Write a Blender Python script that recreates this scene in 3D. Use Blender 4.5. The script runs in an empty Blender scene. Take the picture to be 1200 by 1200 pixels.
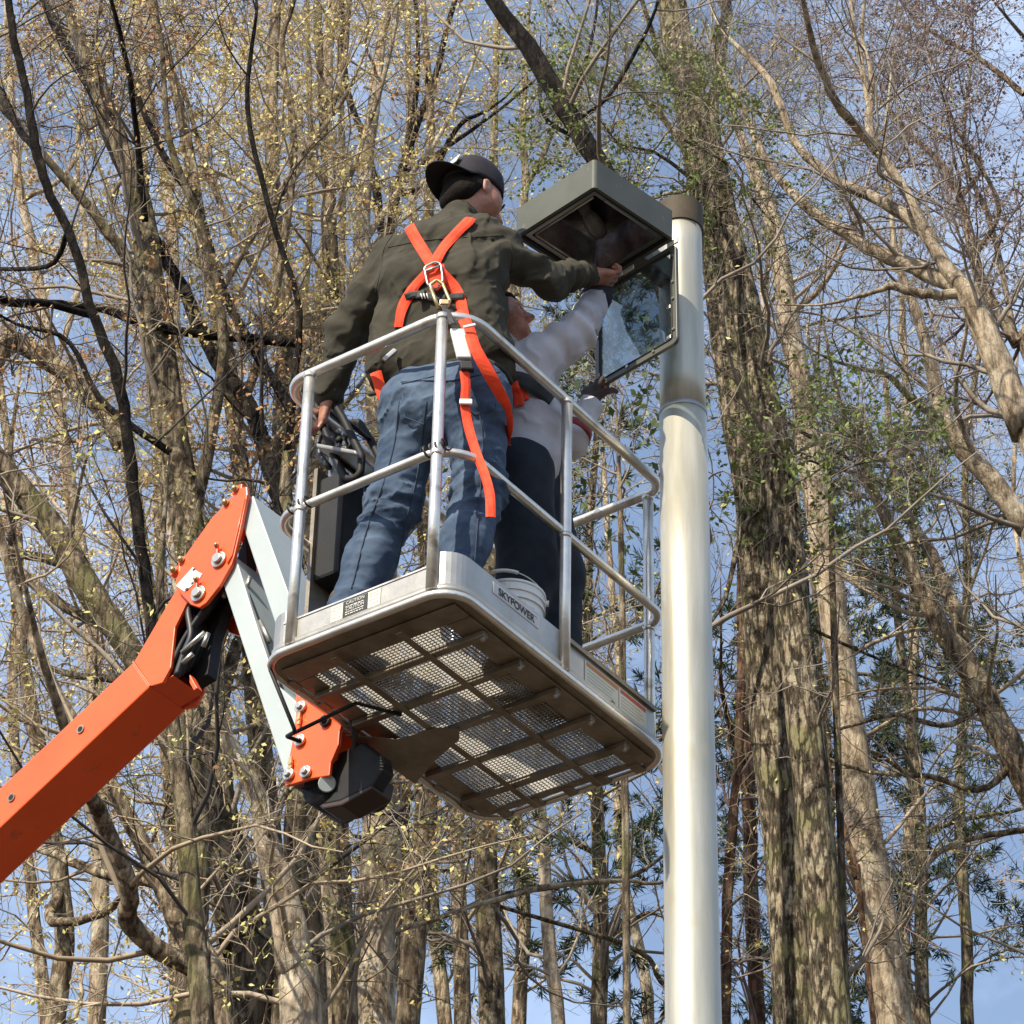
import bpy, math, random
import numpy as np
from mathutils import Vector
from mathutils.bvhtree import BVHTree
rng = np.random.default_rng(7)
random.seed(7)
S = bpy.context.scene
COL = S.collection
# ------------------------------------------------------------------ camera, world, sun
FOC, PITCH, ROLL = 3624.0, 0.621, 0.023
CAM = np.array([0, 0, 1.6])
_fw = np.array([0, math.cos(PITCH), math.sin(PITCH)]); _up = np.array([0, -math.sin(PITCH), math.cos(PITCH)]); _r = np.array([1.0, 0, 0])
CR = math.cos(ROLL)*_r + math.sin(ROLL)*_up
CU = -math.sin(ROLL)*_r + math.cos(ROLL)*_up
CF = _fw
cam = bpy.data.cameras.new('camera'); camo = bpy.data.objects.new('camera', cam); COL.objects.link(camo)
from mathutils import Matrix
m = Matrix(((CR[0], CU[0], -CF[0], CAM[0]), (CR[1], CU[1], -CF[1], CAM[1]), (CR[2], CU[2], -CF[2], CAM[2]), (0, 0, 0, 1)))
camo.matrix_world = m
cam.sensor_width = 36; cam.lens = FOC/1200*36; cam.clip_end = 2000
S.camera = camo
AZ, EL = math.radians(39), math.radians(43)
SUN = np.array([-math.sin(AZ)*math.cos(EL), -math.cos(AZ)*math.cos(EL), math.sin(EL)])
w = bpy.data.worlds.new("World"); S.world = w; w.use_nodes = True
nt = w.node_tree; nt.nodes.clear()
out = nt.nodes.new('ShaderNodeOutputWorld'); bg = nt.nodes.new('ShaderNodeBackground'); sky = nt.nodes.new('ShaderNodeTexSky')
sky.sky_type = 'NISHITA'; sky.sun_disc = False; sky.sun_elevation = EL; sky.sun_rotation = math.pi + AZ
sky.air_density = 1.0; sky.dust_density = 1.2; sky.ozone_density = 1.2
tc = nt.nodes.new('ShaderNodeTexCoord'); mp = nt.nodes.new('ShaderNodeMapping'); mp.inputs['Scale'].default_value = (2, 2, 2.6)
ns = nt.nodes.new('ShaderNodeTexNoise'); ns.inputs['Scale'].default_value = 1.6; ns.inputs['Detail'].default_value = 7; ns.inputs['Roughness'].default_value = .62
cr = nt.nodes.new('ShaderNodeValToRGB'); cr.color_ramp.elements[0].position = .42; cr.color_ramp.elements[0].color = (.10, .10, .10, 1)
cr.color_ramp.elements[1].position = .68; cr.color_ramp.elements[1].color = (.66, .66, .66, 1)
mx = nt.nodes.new('ShaderNodeMix'); mx.data_type = 'RGBA'; mx.inputs[7].default_value = (7.0, 8.6, 11.4, 1)
nt.links.new(tc.outputs['Generated'], mp.inputs[0]); nt.links.new(mp.outputs[0], ns.inputs[0]); nt.links.new(ns.outputs[0], cr.inputs[0])
nt.links.new(cr.outputs[0], mx.inputs[0]); nt.links.new(sky.outputs[0], mx.inputs[6]); nt.links.new(mx.outputs[2], bg.inputs[0])
bg.inputs[1].default_value = 0.115
nt.links.new(bg.outputs[0], out.inputs[0])
sl = bpy.data.lights.new('sun', 'SUN'); sl.energy = 5.0; sl.angle = math.radians(.5); sl.color = (1.0, .915, .76)
so = bpy.data.objects.new('sun', sl); COL.objects.link(so); so.rotation_euler = Vector(SUN).to_track_quat('Z', 'Y').to_euler()
S.view_settings.view_transform = 'Standard'; S.view_settings.look = 'None'; S.view_settings.exposure = 0.6; S.view_settings.gamma = 1
S.view_settings.use_curve_mapping = False
S.cycles.max_bounces = 8; S.cycles.transparent_max_bounces = 16

# ------------------------------------------------------------------ frames
ORG = np.array([-.167, 7.471, 6.673]); YAW = .631          # near right corner of the work platform floor
UA = np.array([math.cos(YAW), -math.sin(YAW), 0]); VB = np.array([math.sin(YAW), math.cos(YAW), 0]); WC = np.array([0, 0, 1.0])
def L(a, b, c): return ORG + a*UA + b*VB + c*WC
def ray(x, y): return CF + (x-600)/FOC*CR - (y-600)/FOC*CU
def atY(x, y, Y):                                          # the point of the sight line that stands Y metres in front of the camera
    d = ray(x, y); return CAM + d*(Y-CAM[1])/d[1]
def atP(x, y, ax, val):                                    # the same on a plane of the platform frame
    n = {'a': UA, 'b': VB, 'c': WC}[ax]; d = ray(x, y)
    return CAM + d*(((ORG-CAM)@n + val)/(d@n))
def proj(P):
    d = np.asarray(P)-CAM; z = d@CF
    return 600+FOC*(d@CR)/z, 600-FOC*(d@CU)/z, z
def nrm(v): v = np.asarray(v, float); return v/(np.linalg.norm(v)+1e-12)
def A(*p): return np.array(p, float)

# ------------------------------------------------------------------ materials
MATS = {}
def mat(name, col, rough=.6, metal=0, col2=None, nscale=8, bump=0, bscale=60, stretch=None, spec=.5, trans=0, detail=5, coat=0, ramp=(.35, .65), dirt=None, rmix=0):
    if name in MATS: return MATS[name]
    M = bpy.data.materials.new(name); M.use_nodes = True; t = M.node_tree; b = t.nodes['Principled BSDF']
    b.inputs['Base Color'].default_value = (*col, 1); b.inputs['Roughness'].default_value = rough; b.inputs['Metallic'].default_value = metal
    b.inputs['Specular IOR Level'].default_value = spec
    if coat: b.inputs['Coat Weight'].default_value = coat; b.inputs['Coat Roughness'].default_value = .15
    tcn = t.nodes.new('ShaderNodeTexCoord'); src = tcn.outputs['Object']
    if stretch:
        mpn = t.nodes.new('ShaderNodeMapping'); mpn.inputs['Scale'].default_value = stretch; t.links.new(src, mpn.inputs[0]); src = mpn.outputs[0]
    last = None
    if col2 is not None:
        n = t.nodes.new('ShaderNodeTexNoise'); n.inputs['Scale'].default_value = nscale; n.inputs['Detail'].default_value = detail; n.inputs['Roughness'].default_value = .65
        t.links.new(src, n.inputs[0]); r = t.nodes.new('ShaderNodeValToRGB')
        r.color_ramp.elements[0].position = ramp[0]; r.color_ramp.elements[1].position = ramp[1]
        r.color_ramp.elements[0].color = (*col, 1); r.color_ramp.elements[1].color = (*col2, 1)
        t.links.new(n.outputs[0], r.inputs[0]); last = r.outputs[0]
        if rmix:
            mr = t.nodes.new('ShaderNodeMapRange'); mr.inputs[3].default_value = rough-rmix; mr.inputs[4].default_value = rough+rmix
            t.links.new(n.outputs[0], mr.inputs[0]); t.links.new(mr.outputs[0], b.inputs['Roughness'])
    if dirt is not None:
        n = t.nodes.new('ShaderNodeTexNoise'); n.inputs['Scale'].default_value = dirt[1]; n.inputs['Detail'].default_value = 6; t.links.new(tcn.outputs['Object'], n.inputs[0])
        r = t.nodes.new('ShaderNodeValToRGB'); r.color_ramp.elements[0].position = dirt[2]; r.color_ramp.elements[1].position = dirt[2]+.12
        t.links.new(n.outputs[0], r.inputs[0]); mm = t.nodes.new('ShaderNodeMix'); mm.data_type = 'RGBA'
        t.links.new(r.outputs[0], mm.inputs[0])
        if last: t.links.new(last, mm.inputs[6])
        else: mm.inputs[6].default_value = (*col, 1)
        mm.inputs[7].default_value = (*dirt[0], 1); last = mm.outputs[2]
    if last: t.links.new(last, b.inputs['Base Color'])
    if bump:
        n = t.nodes.new('ShaderNodeTexNoise'); n.inputs['Scale'].default_value = bscale; n.inputs['Detail'].default_value = 6; n.inputs['Roughness'].default_value = .6
        t.links.new(src, n.inputs[0]); bp = t.nodes.new('ShaderNodeBump'); bp.inputs['Strength'].default_value = 1; bp.inputs['Distance'].default_value = bump
        t.links.new(n.outputs[0], bp.inputs['Height']); t.links.new(bp.outputs[0], b.inputs['Normal'])
    if trans:
        tr = t.nodes.new('ShaderNodeBsdfTranslucent'); ms = t.nodes.new('ShaderNodeMixShader'); ms.inputs[0].default_value = trans
        if last: t.links.new(last, tr.inputs[0])
        else: tr.inputs[0].default_value = (*col, 1)
        o = t.nodes['Material Output']; t.links.new(b.outputs[0], ms.inputs[1]); t.links.new(tr.outputs[0], ms.inputs[2]); t.links.new(ms.outputs[0], o.inputs[0])
    MATS[name] = M; return M
alu = mat('aluminium', (.60, .57, .51), .34, .8, (.74, .71, .65), 14, .0006, 90, dirt=((.30, .26, .21), 9, .60), rmix=.1)
alu_sheet = mat('aluminium_sheet', (.36, .34, .30), .42, .75, (.48, .455, .41), 5, .0005, 40, dirt=((.33, .29, .24), 7, .62), rmix=.1)
alu_dark = mat('shaded_brown_aluminium', (.16, .135, .10), .5, .55, (.28, .24, .19), 9, .001, 60)  # underside shade and brown ground bounce put into the aluminium colour
mesh_m = mat('expanded_metal', (.32, .30, .26), .42, .5, (.46, .43, .38), 14)
orange = mat('orange_paint', (.80, .085, .010), .40, 0, (.88, .108, .015), 3, .0006, 26, coat=.2, dirt=((.42, .085, .03), 11, .62))
jibp = mat('pale_blue_grey_paint', (.34, .385, .385), .45, 0, (.39, .435, .435), 3, .0004, 30, dirt=((.45, .47, .44), 9, .64))
black = mat('black_steel', (.009, .009, .010), .6, 0, (.018, .017, .016), 10, .0005, 60, spec=.25)
rubber = mat('black_rubber', (.014, .014, .016), .5, 0, (.028, .028, .028), 20)
steel = mat('zinc_steel', (.5, .48, .43), .35, .9)
brass = mat('brass_plated_steel', (.52, .40, .20), .38, .85)
hous = mat('bronze_grey_paint', (.085, .088, .074), .55, 0, (.107, .110, .092), 6, .0004, 80, spec=.25, dirt=((.20, .20, .17), 22, .66))
hin = mat('housing_inside', (.05, .05, .05), .5, .0, (.09, .09, .085), 8)
refl = mat('reflector_grey_sheen', (.06, .058, .06), .25, .85, (.30, .29, .30), 7, .004, 8)  # grey reflections of the lamp interior put into the mottled colour
gask = mat('gasket', (.01, .01, .01), .7)
polem = mat('brushed_aluminium_pole', (.40, .375, .30), .42, .50, (.54, .51, .42), 16, .0007, 30, stretch=(1, 1, .10), dirt=((.46, .42, .32), 6, .60), rmix=.03)
capm = mat('brown_cap_plastic', (.062, .047, .030), .7, 0, (.082, .063, .042), 10, spec=.2)
skin = mat('skin', (.30, .13, .085), .5, 0, (.44, .21, .14), 30, .0008, 220, dirt=((.16, .085, .06), 45, .62))
hairm = mat('dark_hair', (.007, .006, .005), .8, 0, (.018, .013, .010), 150, .003, 250, spec=.1)
olive = mat('olive_fleece', (.044, .040, .030), .92, 0, (.062, .056, .042), 9, .0012, 420, spec=.15)
denim = mat('blue_denim', (.018, .034, .068), .85, 0, (.10, .14, .20), 6, .0009, 500, spec=.2, detail=9, ramp=(.3, .72))
ddenim = mat('dark_work_trousers', (.012, .016, .024), .85, 0, (.022, .028, .038), 7, .0009, 300, spec=.2)
grey_h = mat('light_grey_fleece', (.40, .385, .41), .9, 0, (.47, .455, .48), 9, .001, 300, spec=.15)
dkcloth = mat('black_cloth_and_shade', (.014, .014, .017), .8, 0, (.03, .03, .034), 12, .001, 200)
boot = mat('dark_leather', (.035, .024, .016), .6, 0, (.06, .04, .028), 20, .001, 80)
web_o = mat('orange_webbing', (.74, .045, .012), .7, 0, (.86, .075, .02), 30, .0006, 700, spec=.3)
web_b = mat('black_webbing', (.012, .012, .013), .7)
whitem = mat('white_plastic', (.62, .62, .58), .4, 0, (.68, .68, .64), 6)
capcloth = mat('black_cap_cloth', (.020, .017, .021), .8, 0, (.030, .026, .030), 14, .0008, 300, spec=.2)
cream = mat('cream_patch', (.62, .58, .42), .7)
paper = mat('label_cream', (.62, .60, .48), .6, 0, (.56, .53, .42), 12)
ink = mat('label_black', (.015, .014, .013), .6)
inkw = mat('label_white_print', (.55, .55, .50), .6)
labred = mat('label_red', (.45, .08, .04), .6)
labpink = mat('label_pink', (.45, .22, .20), .6)
labblue = mat('label_pale_violet', (.42, .40, .58), .6)

# ------------------------------------------------------------------ object helpers
ROOTLOC = {}
def tag(o, label=None, cat=None, group=None, kind=None):
    if label: o['label'] = label
    if cat: o['category'] = cat
    if group: o['group'] = group
    if kind: o['kind'] = kind
    return o
def thing(name, loc, label, cat, group=None):
    o = bpy.data.objects.new(name, None); COL.objects.link(o); o.location = tuple(loc); o.empty_display_size = .1
    ROOTLOC[o.name] = np.array(loc, float); return tag(o, label, cat, group)
def rloc(p):
    while p is not None:
        if p.name in ROOTLOC and p.parent is None: return ROOTLOC[p.name]
        p = p.parent
    return np.zeros(3)
def mk(name, V, F, material, parent=None, smooth=False, bevel=0, label=None, kind=None):
    """world-space vertices V and faces F -> one mesh object"""
    V = np.asarray(V, float) - rloc(parent)
    me = bpy.data.meshes.new(name); me.from_pydata(V.tolist(), [], [list(map(int, f)) for f in F]); me.materials.append(material)
    if smooth: me.polygons.foreach_set('use_smooth', [True]*len(me.polygons))
    me.update(); o = bpy.data.objects.new(name, me); COL.objects.link(o)
    if parent is not None: o.parent = parent
    if bevel:
        bv = o.modifiers.new('bevel', 'BEVEL'); bv.width = bevel; bv.segments = 2; bv.limit_method = 'ANGLE'
    return tag(o, label, kind=kind)
def mk_np(name, V, Q, material, parent=None, smooth=True, kind=None, label=None, k=4):
    V = np.ascontiguousarray(V - rloc(parent), np.float32); Q = np.ascontiguousarray(Q, np.int32)
    me = bpy.data.meshes.new(name); me.vertices.add(len(V)); me.vertices.foreach_set('co', V.ravel())
    me.loops.add(Q.size); me.loops.foreach_set('vertex_index', Q.ravel())
    me.polygons.add(len(Q)); me.polygons.foreach_set('loop_start', np.arange(0, Q.size, k, dtype=np.int32))
    if smooth: me.polygons.foreach_set('use_smooth', np.ones(len(Q), bool))
    me.materials.append(material); me.update(calc_edges=True); me.validate()
    o = bpy.data.objects.new(name, me); COL.objects.link(o)
    if parent is not None: o.parent = parent
    return tag(o, label, kind=kind)
def boxg(c, ax, h):
    """box centre c, axes (3 vectors), half sizes"""
    V = []
    for sx in (-1, 1):
        for sy in (-1, 1):
            for sz in (-1, 1): V.append(c + sx*h[0]*ax[0] + sy*h[1]*ax[1] + sz*h[2]*ax[2])
    F = [(0, 1, 3, 2), (4, 6, 7, 5), (0, 4, 5, 1), (2, 3, 7, 6), (0, 2, 6, 4), (1, 5, 7, 3)]
    return V, F
LAX = (UA, VB, WC)
def lbox(a0, a1, b0, b1, c0, c1):
    return boxg(L((a0+a1)/2, (b0+b1)/2, (c0+c1)/2), LAX, (abs(a1-a0)/2, abs(b1-b0)/2, abs(c1-c0)/2))
def merge(*gs):
    V, F = [], []
    for v, f in gs:
        n = len(V); V += list(v); F += [tuple(i+n for i in q) for q in f]
    return V, F
def prism(P, t):
    """polygon points P, thickness vector t"""
    P = [np.asarray(p, float) for p in P]; n = len(P); V = P + [p+t for p in P]
    F = [tuple(range(n))[::-1], tuple(range(n, 2*n))] + [(i, (i+1) % n, n+(i+1) % n, n+i) for i in range(n)]
    return V, F
def tube(P, r, s=12, closed=False, caps=True):
    P = np.asarray(P, float); n = len(P); r = np.broadcast_to(np.asarray(r, float), (n,))
    T = np.zeros_like(P)
    if closed: T = np.roll(P, -1, 0)-np.roll(P, 1, 0)
    else: T[1:-1] = P[2:]-P[:-2]; T[0] = P[1]-P[0]; T[-1] = P[-1]-P[-2]
    T /= np.linalg.norm(T, axis=1)[:, None]+1e-12
    x = np.cross(T[0], A(0, 0, 1)); x = nrm(x) if np.linalg.norm(x) > .05 else nrm(np.cross(T[0], A(0, 1, 0)))
    V = []; ang = np.arange(s)/s*2*math.pi
    for i in range(n):
        x = nrm(x - T[i]*(x@T[i])); y = np.cross(T[i], x)
        for a in ang: V.append(P[i] + r[i]*(math.cos(a)*x+math.sin(a)*y))
    F = []
    for i in range(n if closed else n-1):
        j = (i+1) % n
        for k in range(s):
            l = (k+1) % s; F.append((i*s+k, i*s+l, j*s+l, j*s+k))
    if caps and not closed:
        F.append(tuple(range(s))[::-1]); F.append(tuple((n-1)*s+k for k in range(s)))
    return V, F
def fillet(P, rad, seg=7, closed=False):
    P = [np.asarray(p, float) for p in P]; n = len(P); O = []
    for i in range(n):
        if not closed and i in (0, n-1): O.append(P[i]); continue
        p0, p1, p2 = P[i-1], P[i], P[(i+1) % n]; d0 = nrm(p0-p1); d2 = nrm(p2-p1)
        r = rad if np.isscalar(rad) else rad[i]
        cs = np.clip(d0@d2, -1, 1); half = math.acos(cs)/2; t = min(r/math.tan(half+1e-9), .45*np.linalg.norm(p0-p1), .45*np.linalg.norm(p2-p1))
        a, b = p1+d0*t, p1+d2*t; rr = t*math.tan(half); cc = p1+nrm(d0+d2)*rr/math.sin(half)
        for k in range(seg+1):
            u = k/seg; v = nrm((a-cc)*(1-u)+(b-cc)*u); O.append(cc+v*rr)
    return O
def cyl(p, q, r, s=16, r2=None): return tube([p, q], [r, r if r2 is None else r2], s)
def bez(P, n=24):                                           # Catmull-Rom through points
    P = [np.asarray(p, float) for p in P]; P = [2*P[0]-P[1]] + P + [2*P[-1]-P[-2]]; O = []
    m_ = len(P)-3
    for i in range(n):
        t = i/(n-1)*m_; k = min(int(t), m_-1); t -= k; a, b, c, d = P[k:k+4]
        O.append(.5*((2*b)+(-a+c)*t+(2*a-5*b+4*c-d)*t*t+(-a+3*b-3*c+d)*t**3))
    return np.array(O)
def bolt_geo(p, n, r=.012, h=.01):
    n = nrm(n); g1 = tube([p, p+n*h*.35], r*1.35, 12); g2 = tube([p+n*h*.3, p+n*h], r, 6); return merge(g1, g2)
def text(body, pos, xdir, ydir, size, material, parent, name='lettering', bold=.0):
    """flat lettering, baseline start at pos"""
    cu = bpy.data.curves.new(name, 'FONT'); cu.body = body; cu.size = size; cu.offset = bold; cu.materials.append(material); cu.align_x = 'CENTER'; cu.align_y = 'CENTER'
    o = bpy.data.objects.new(name, cu); x = nrm(xdir); y = nrm(ydir-x*(ydir@x)); z = np.cross(x, y)
    COL.objects.link(o); o.parent = parent; p = np.asarray(pos)-rloc(parent)
    o.matrix_local = Matrix(((x[0], y[0], z[0], p[0]), (x[1], y[1], z[1], p[1]), (x[2], y[2], z[2], p[2]), (0, 0, 0, 1)))
    bpy.context.view_layer.update()
    me = bpy.data.meshes.new_from_object(o.evaluated_get(bpy.context.evaluated_depsgraph_get()))
    o2 = bpy.data.objects.new(name, me); COL.objects.link(o2); o2.parent = parent; o2.matrix_local = o.matrix_local.copy()
    bpy.data.objects.remove(o); return o2

# ------------------------------------------------------------------ ground
gm = mat('leaf_litter', (.04, .028, .018), .95, 0, (.07, .050, .030), 2.5, .02, 8)
N = 40; gx = np.linspace(-1, 1, N); V = []
for j in range(N):
    for i in range(N):
        x = math.copysign(abs(gx[i])**2.2*900, gx[i]); y = math.copysign(abs(gx[j])**2.2*900, gx[j])
        V.append((x, y, .25*math.sin(x*.31)*math.sin(y*.23)*min(1, math.hypot(x, y)/30)-.02))
F = [(j*N+i, j*N+i+1, (j+1)*N+i+1, (j+1)*N+i) for j in range(N-1) for i in range(N-1)]
mk('ground', V, F, gm, smooth=True, kind='structure')

# ================================================================== the boom lift
BASE = L(-9.2, .54, 0); BASE[2] = 0
lift = thing('boom_lift', BASE, 'orange boom lift with a pale folding jib and a railed aluminium work platform', 'boom lift')
# -- platform floor
def rrect(a0, a1, b0, b1, r, c, seg=7):
    return fillet([L(a0, b0, c), L(a1, b0, c), L(a1, b1, c), L(a0, b1, c)], r, seg, True)
PW, PL = .757, 1.197
def ring(outer, inner, t):
    n = len(outer); V = list(outer)+list(inner)+[p+t for p in outer]+[p+t for p in inner]; F = []
    for i in range(n):
        j = (i+1) % n
        F += [(i, j, n+j, n+i), (2*n+i, 3*n+i, 3*n+j, 2*n+j), (i, 2*n+i, 2*n+j, j), (n+i, n+j, 3*n+j, 3*n+i)]
    return V, F
plat = mk('platform_frame', *ring(rrect(-PW+.012, -.012, .012, PL-.012, .095, .004), rrect(-PW+.034, -.07, .085, PL-.030, .07, .004), WC*.006), alu_dark, lift)
mk('rim_tube', *tube(rrect(-PW+.012, -.012, .012, PL-.012, .10, .012), .0135, 10, True), alu, plat, True)
mk('rim_band', *ring(rrect(-PW+.010, -.010, .010, PL-.010, .10, .024), rrect(-PW+.014, -.014, .014, PL-.014, .096, .024), WC*.024), alu_sheet, plat, True)
# inner ledge, slot covers and the cross members under the mesh
ledge = merge(lbox(-PW+.05, -.05, .075, .150, -.004, .002), lbox(-.135, -.05, .153, PL-.06, -.004, .002), lbox(-PW+.05, -PW+.12, .153, PL-.06, -.004, .002), lbox(-PW+.123, -.138, PL-.085, PL-.058, -.004, .002))
mk('ledge', *ledge, alu_dark, plat, bevel=.002)
# row of slots along the far side: outer lip bar, gap, tabs
for i, b in enumerate(np.linspace(.16, PL-.14, 7)):
    mk('slot_tab', *lbox(-PW+.026, -PW+.052, b-.022, b+.022, -.006, .0035), alu_dark, plat)
for i, a in enumerate(np.linspace(-PW+.12, -.12, 5)):
    mk('slot_tab', *lbox(a-.018, a+.018, PL-.075, PL-.02, -.006, .0035), alu_dark, plat)
for b in (.24, .43, .62, .81, 1.0):
    mk('crossbar', *lbox(-PW+.06, -.055, b-.013, b+.013, -.026, -.0045), alu_dark, plat, bevel=.003)
    mk('rivet', *bolt_geo(L(-.065, b, -.027), -WC, .007, .008), steel, plat)
for a in (-.50, -.255):
    mk('crossbar', *lbox(a-.012, a+.012, .075, PL-.055, -.03, -.027), alu_dark, plat, bevel=.001)
mk('mount_plate', *prism([L(-PW+.02, .44, -.034), L(-PW+.02, .80, -.034), L(-.60, .72, -.034), L(-.46, .66, -.034), L(-.42, .61, -.034), L(-.48, .56, -.034), L(-.62, .55, -.034)], WC*.004), alu_dark, plat, bevel=.001)
# expanded metal: thin fins both ways
fins = []
ab = np.arange(.085, PL-.07, .0125)
for b in ab: fins.append(lbox(-PW+.068, -.068, b-.0011, b+.0011, .0105, .0165))
aa = np.arange(-PW+.075, -.07, .0145)
for a in aa: fins.append(lbox(a-.0012, a+.0012, .083, PL-.068, .0108, .0150))
mk('floor_mesh', *merge(*fins), mesh_m, plat, kind='stuff')
# -- toe boards
def band(path, t, c0, c1):
    """vertical sheet along a path (list of (a,b)), thickness t inwards"""
    n = len(path); P = [np.array(p) for p in path]; V = []
    cen = np.array([-PW/2, PL/2])
    for i, p in enumerate(P):
        d = P[min(i+1, n-1)]-P[max(i-1, 0)]; d /= np.linalg.norm(d); nn = np.array([-d[1], d[0]]);
        if nn@(cen-p) < 0: nn = -nn
        q = p+nn*t
        V += [L(*p, c0), L(*p, c1), L(*q, c1), L(*q, c0)]
    F = []
    for i in range(n-1):
        k = 4*i; F += [(k, k+1, k+5, k+4), (k+1, k+2, k+6, k+5), (k+2, k+3, k+7, k+6), (k+3, k, k+4, k+7)]
    F += [(0, 1, 2, 3), (4*n-4, 4*n-3, 4*n-2, 4*n-1)]
    return V, F
def arc(ca, cb, r, t0, t1, n=9):
    return [(ca+r*math.cos(t), cb+r*math.sin(t)) for t in np.linspace(t0, t1, n)]
R = .085
e = .018
tb_near = mk('toe_board', *band([(-PW+.10, e), (-.10, e)], .003, .048, .118), alu_sheet, lift)
mk('toe_board_lip', *lbox(-PW+.10, -.10, e-.003, e+.006, .118, .124), alu, tb_near)
cA = arc(-e-R, e+R, R, -math.pi/2, 0)
tb_c = mk('toe_board', *band([(-.112, e+.001)]+cA, .003, .048, .165), alu_sheet, lift)
tb_r = mk('toe_board', *band([(-e, e+R), (-e, .60)], .003, .048, .165), alu_sheet, lift)
tb_r2 = mk('toe_board', *band([(-e-.006, .604), (-e-.006, PL-.09)], .003, .048, .160), alu_sheet, lift)
mk('toe_board_lip', *lbox(-e-.012, -e+.004, .604, PL-.09, .150, .166), alu_dark, tb_r2)
cL = arc(-PW+e+R, e+R, R, -math.pi, -math.pi/2)
mk('toe_board', *band([(-PW+e, .30)]+cL+[(-PW+.11, e+.001)], .003, .048, .165), alu_sheet, lift)
mk('toe_board', *band([(-PW+e, .304), (-PW+e, PL-.12)], .003, .048, .14), alu_sheet, lift)
mk('toe_board', *band([(-.30, PL-e), (-PW+.12, PL-e)], .003, .048, .14), alu_sheet, lift)
# decals on the near toe board: two cream plates and a black print between
def plate(a0, a1, c0, c1, b, material, parent, name='decal', d=.0015): return mk(name, *lbox(a0, a1, b-d, b, c0, c1), material, parent)
def _a(x, y): q = atP(x, y, 'b', e)-ORG; return q@UA, q[2]
a0 = _a(388, 730)[0]; a1 = _a(402, 724)[0]; a2 = _a(431, 712)[0]; a3 = _a(446, 705)[0]
plate(a0, a1-.001, .054, .110, e-.001, paper, tb_near); plate(a1, a2, .052, .112, e-.001, ink, tb_near); plate(a2+.001, a3, .054, .112, e-.001, paper, tb_near)
def lineset(a0, a1, cs, b, material, parent, h=.002, broken=True):
    gs = []
    for c in cs:
        a = a0
        while a < a1:
            wd = random.uniform(.004, .014) if broken else a1-a0
            gs.append(lbox(a, min(a+wd, a1), b-.0025, b-.0015, c-h, c+h)); a += wd+.003
    mk('print', *merge(*gs), material, parent)
lineset(a1+.010, a2-.014, (.062, .070, .090), e-.001, inkw, tb_near, .0016)
text('CAUTION', L((a1+a2)/2, e-.0042, .102), UA, WC, .0155, inkw, tb_near)
text('CAUTION', L((a1+a2)/2, e-.0042, .080), UA, WC, .0155, inkw, tb_near)
lineset(a0+.005, a1-.006, (.066, .080, .092, .102), e-.001, mat('label_faint', (.42, .40, .30), .7), tb_near, .0009)
lineset(a2+.008, a3-.008, (.066, .080, .092, .102), e-.001, MATS['label_faint'], tb_near, .0009)
# SKYPOWER decal on the right hand toe board
def _b(x, y): q = atP(x, y, 'a', -e)-ORG; return q@VB, q[2]
b0, c0 = _b(577, 694); b1, c1 = _b(631, 728)
cm = .128
dec = mk('decal', *lbox(-e+.0005, -e+.002, b0, b1, cm-.020, cm+.020), whitem, tb_r)
mk('decal_backing', *lbox(-e+.001, -e+.0025, b0+.003, b1-.003, cm-.017, cm+.017), mat('decal_silver', (.52, .50, .47), .5), dec)
text('SKYPOWER', L(-e+.0040, (b0+b1)/2, cm-.002), VB, WC, .036, ink, dec, bold=.0008)
mk('decal_stripe', *lbox(-e+.002, -e+.0033, (b0+b1)/2-.02, b1-.01, cm+.0135, cm+.0165), labpink, dec)
# warning decals on the far half
bq = [(.715, .90, paper), (.905, 1.06, paper)]
for q0, q1, mt in bq:
    d_ = mk('decal', *lbox(-e-.0055, -e-.0035, q0, q1, .060, .138), mt, tb_r2)
    mk('decal_header', *lbox(-e-.005, -e-.0028, q0+.006, q1-.004, .120, .134), labred if q0 > .8 else mat('label_orange', (.45, .18, .05), .6), d_)
    gs = [lbox(-e-.005, -e-.003, q0+.012, q1-.012-random.uniform(0, .03), c-.0018, c+.0018) for c in (.072, .084, .096, .108)]
    mk('print', *merge(*gs), MATS['label_faint'], d_)
# -- guard rails
HT, HM, RR = 1.075, .545, .0175
def rail_loop(c, start_gap=False):
    r_ = [.12, .14, .10, .10]
    return fillet([L(-PW+.02, .02, c), L(-.02, .02, c), L(-.02, PL-.02, c), L(-PW+.02, PL-.02, c)], r_, 9, True)
def rails(c, rad):
    path = fillet([L(-PW+.02, .02, c), L(-PW+.02, PL-.02, c), L(-.02, PL-.02, c), L(-.02, .02, c)], [.09, .09, .07, .13], 9, True)
    return tube(path, rad, 12, True)
mk('top_rail', *rails(HT, RR), alu, lift, True)
mk('middle_rail', *rails(HM, .0150), alu, lift, True)
posts = [(-PW+.137, .012), (-.089, .012), (-.012, .588), (-.085, PL-.02), (-PW+.02, .30), (-PW+.02, .98), (-.60, PL-.02)]
for k, (a, b) in enumerate(posts):
    po = mk('post', *tube([L(a, b, .03), L(a, b, .4), L(a, b, .8), L(a, b, HT-.005)], .0180, 14), alu, lift, True)
    for c in (HM, HT):
        d = A(0, 0, 1); mk('weld', *tube([L(a, b, c-.028), L(a, b, c-.012)], [.0185, .0235], 14), alu, po, True)
# rope lashed round the rails at two posts
for a, b in ((-.089, .012), (-PW+.137, .012)):
    pts = []
    for i in range(60):
        t = i/59; an = t*math.pi*8; pts.append(L(a-.05+.09*t, .012, HM+.004)+ (VB*math.cos(an)+WC*math.sin(an))*.0195)
    mk('lashing_cord', *tube(pts, .0035, 6), rubber, lift, True)
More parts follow.
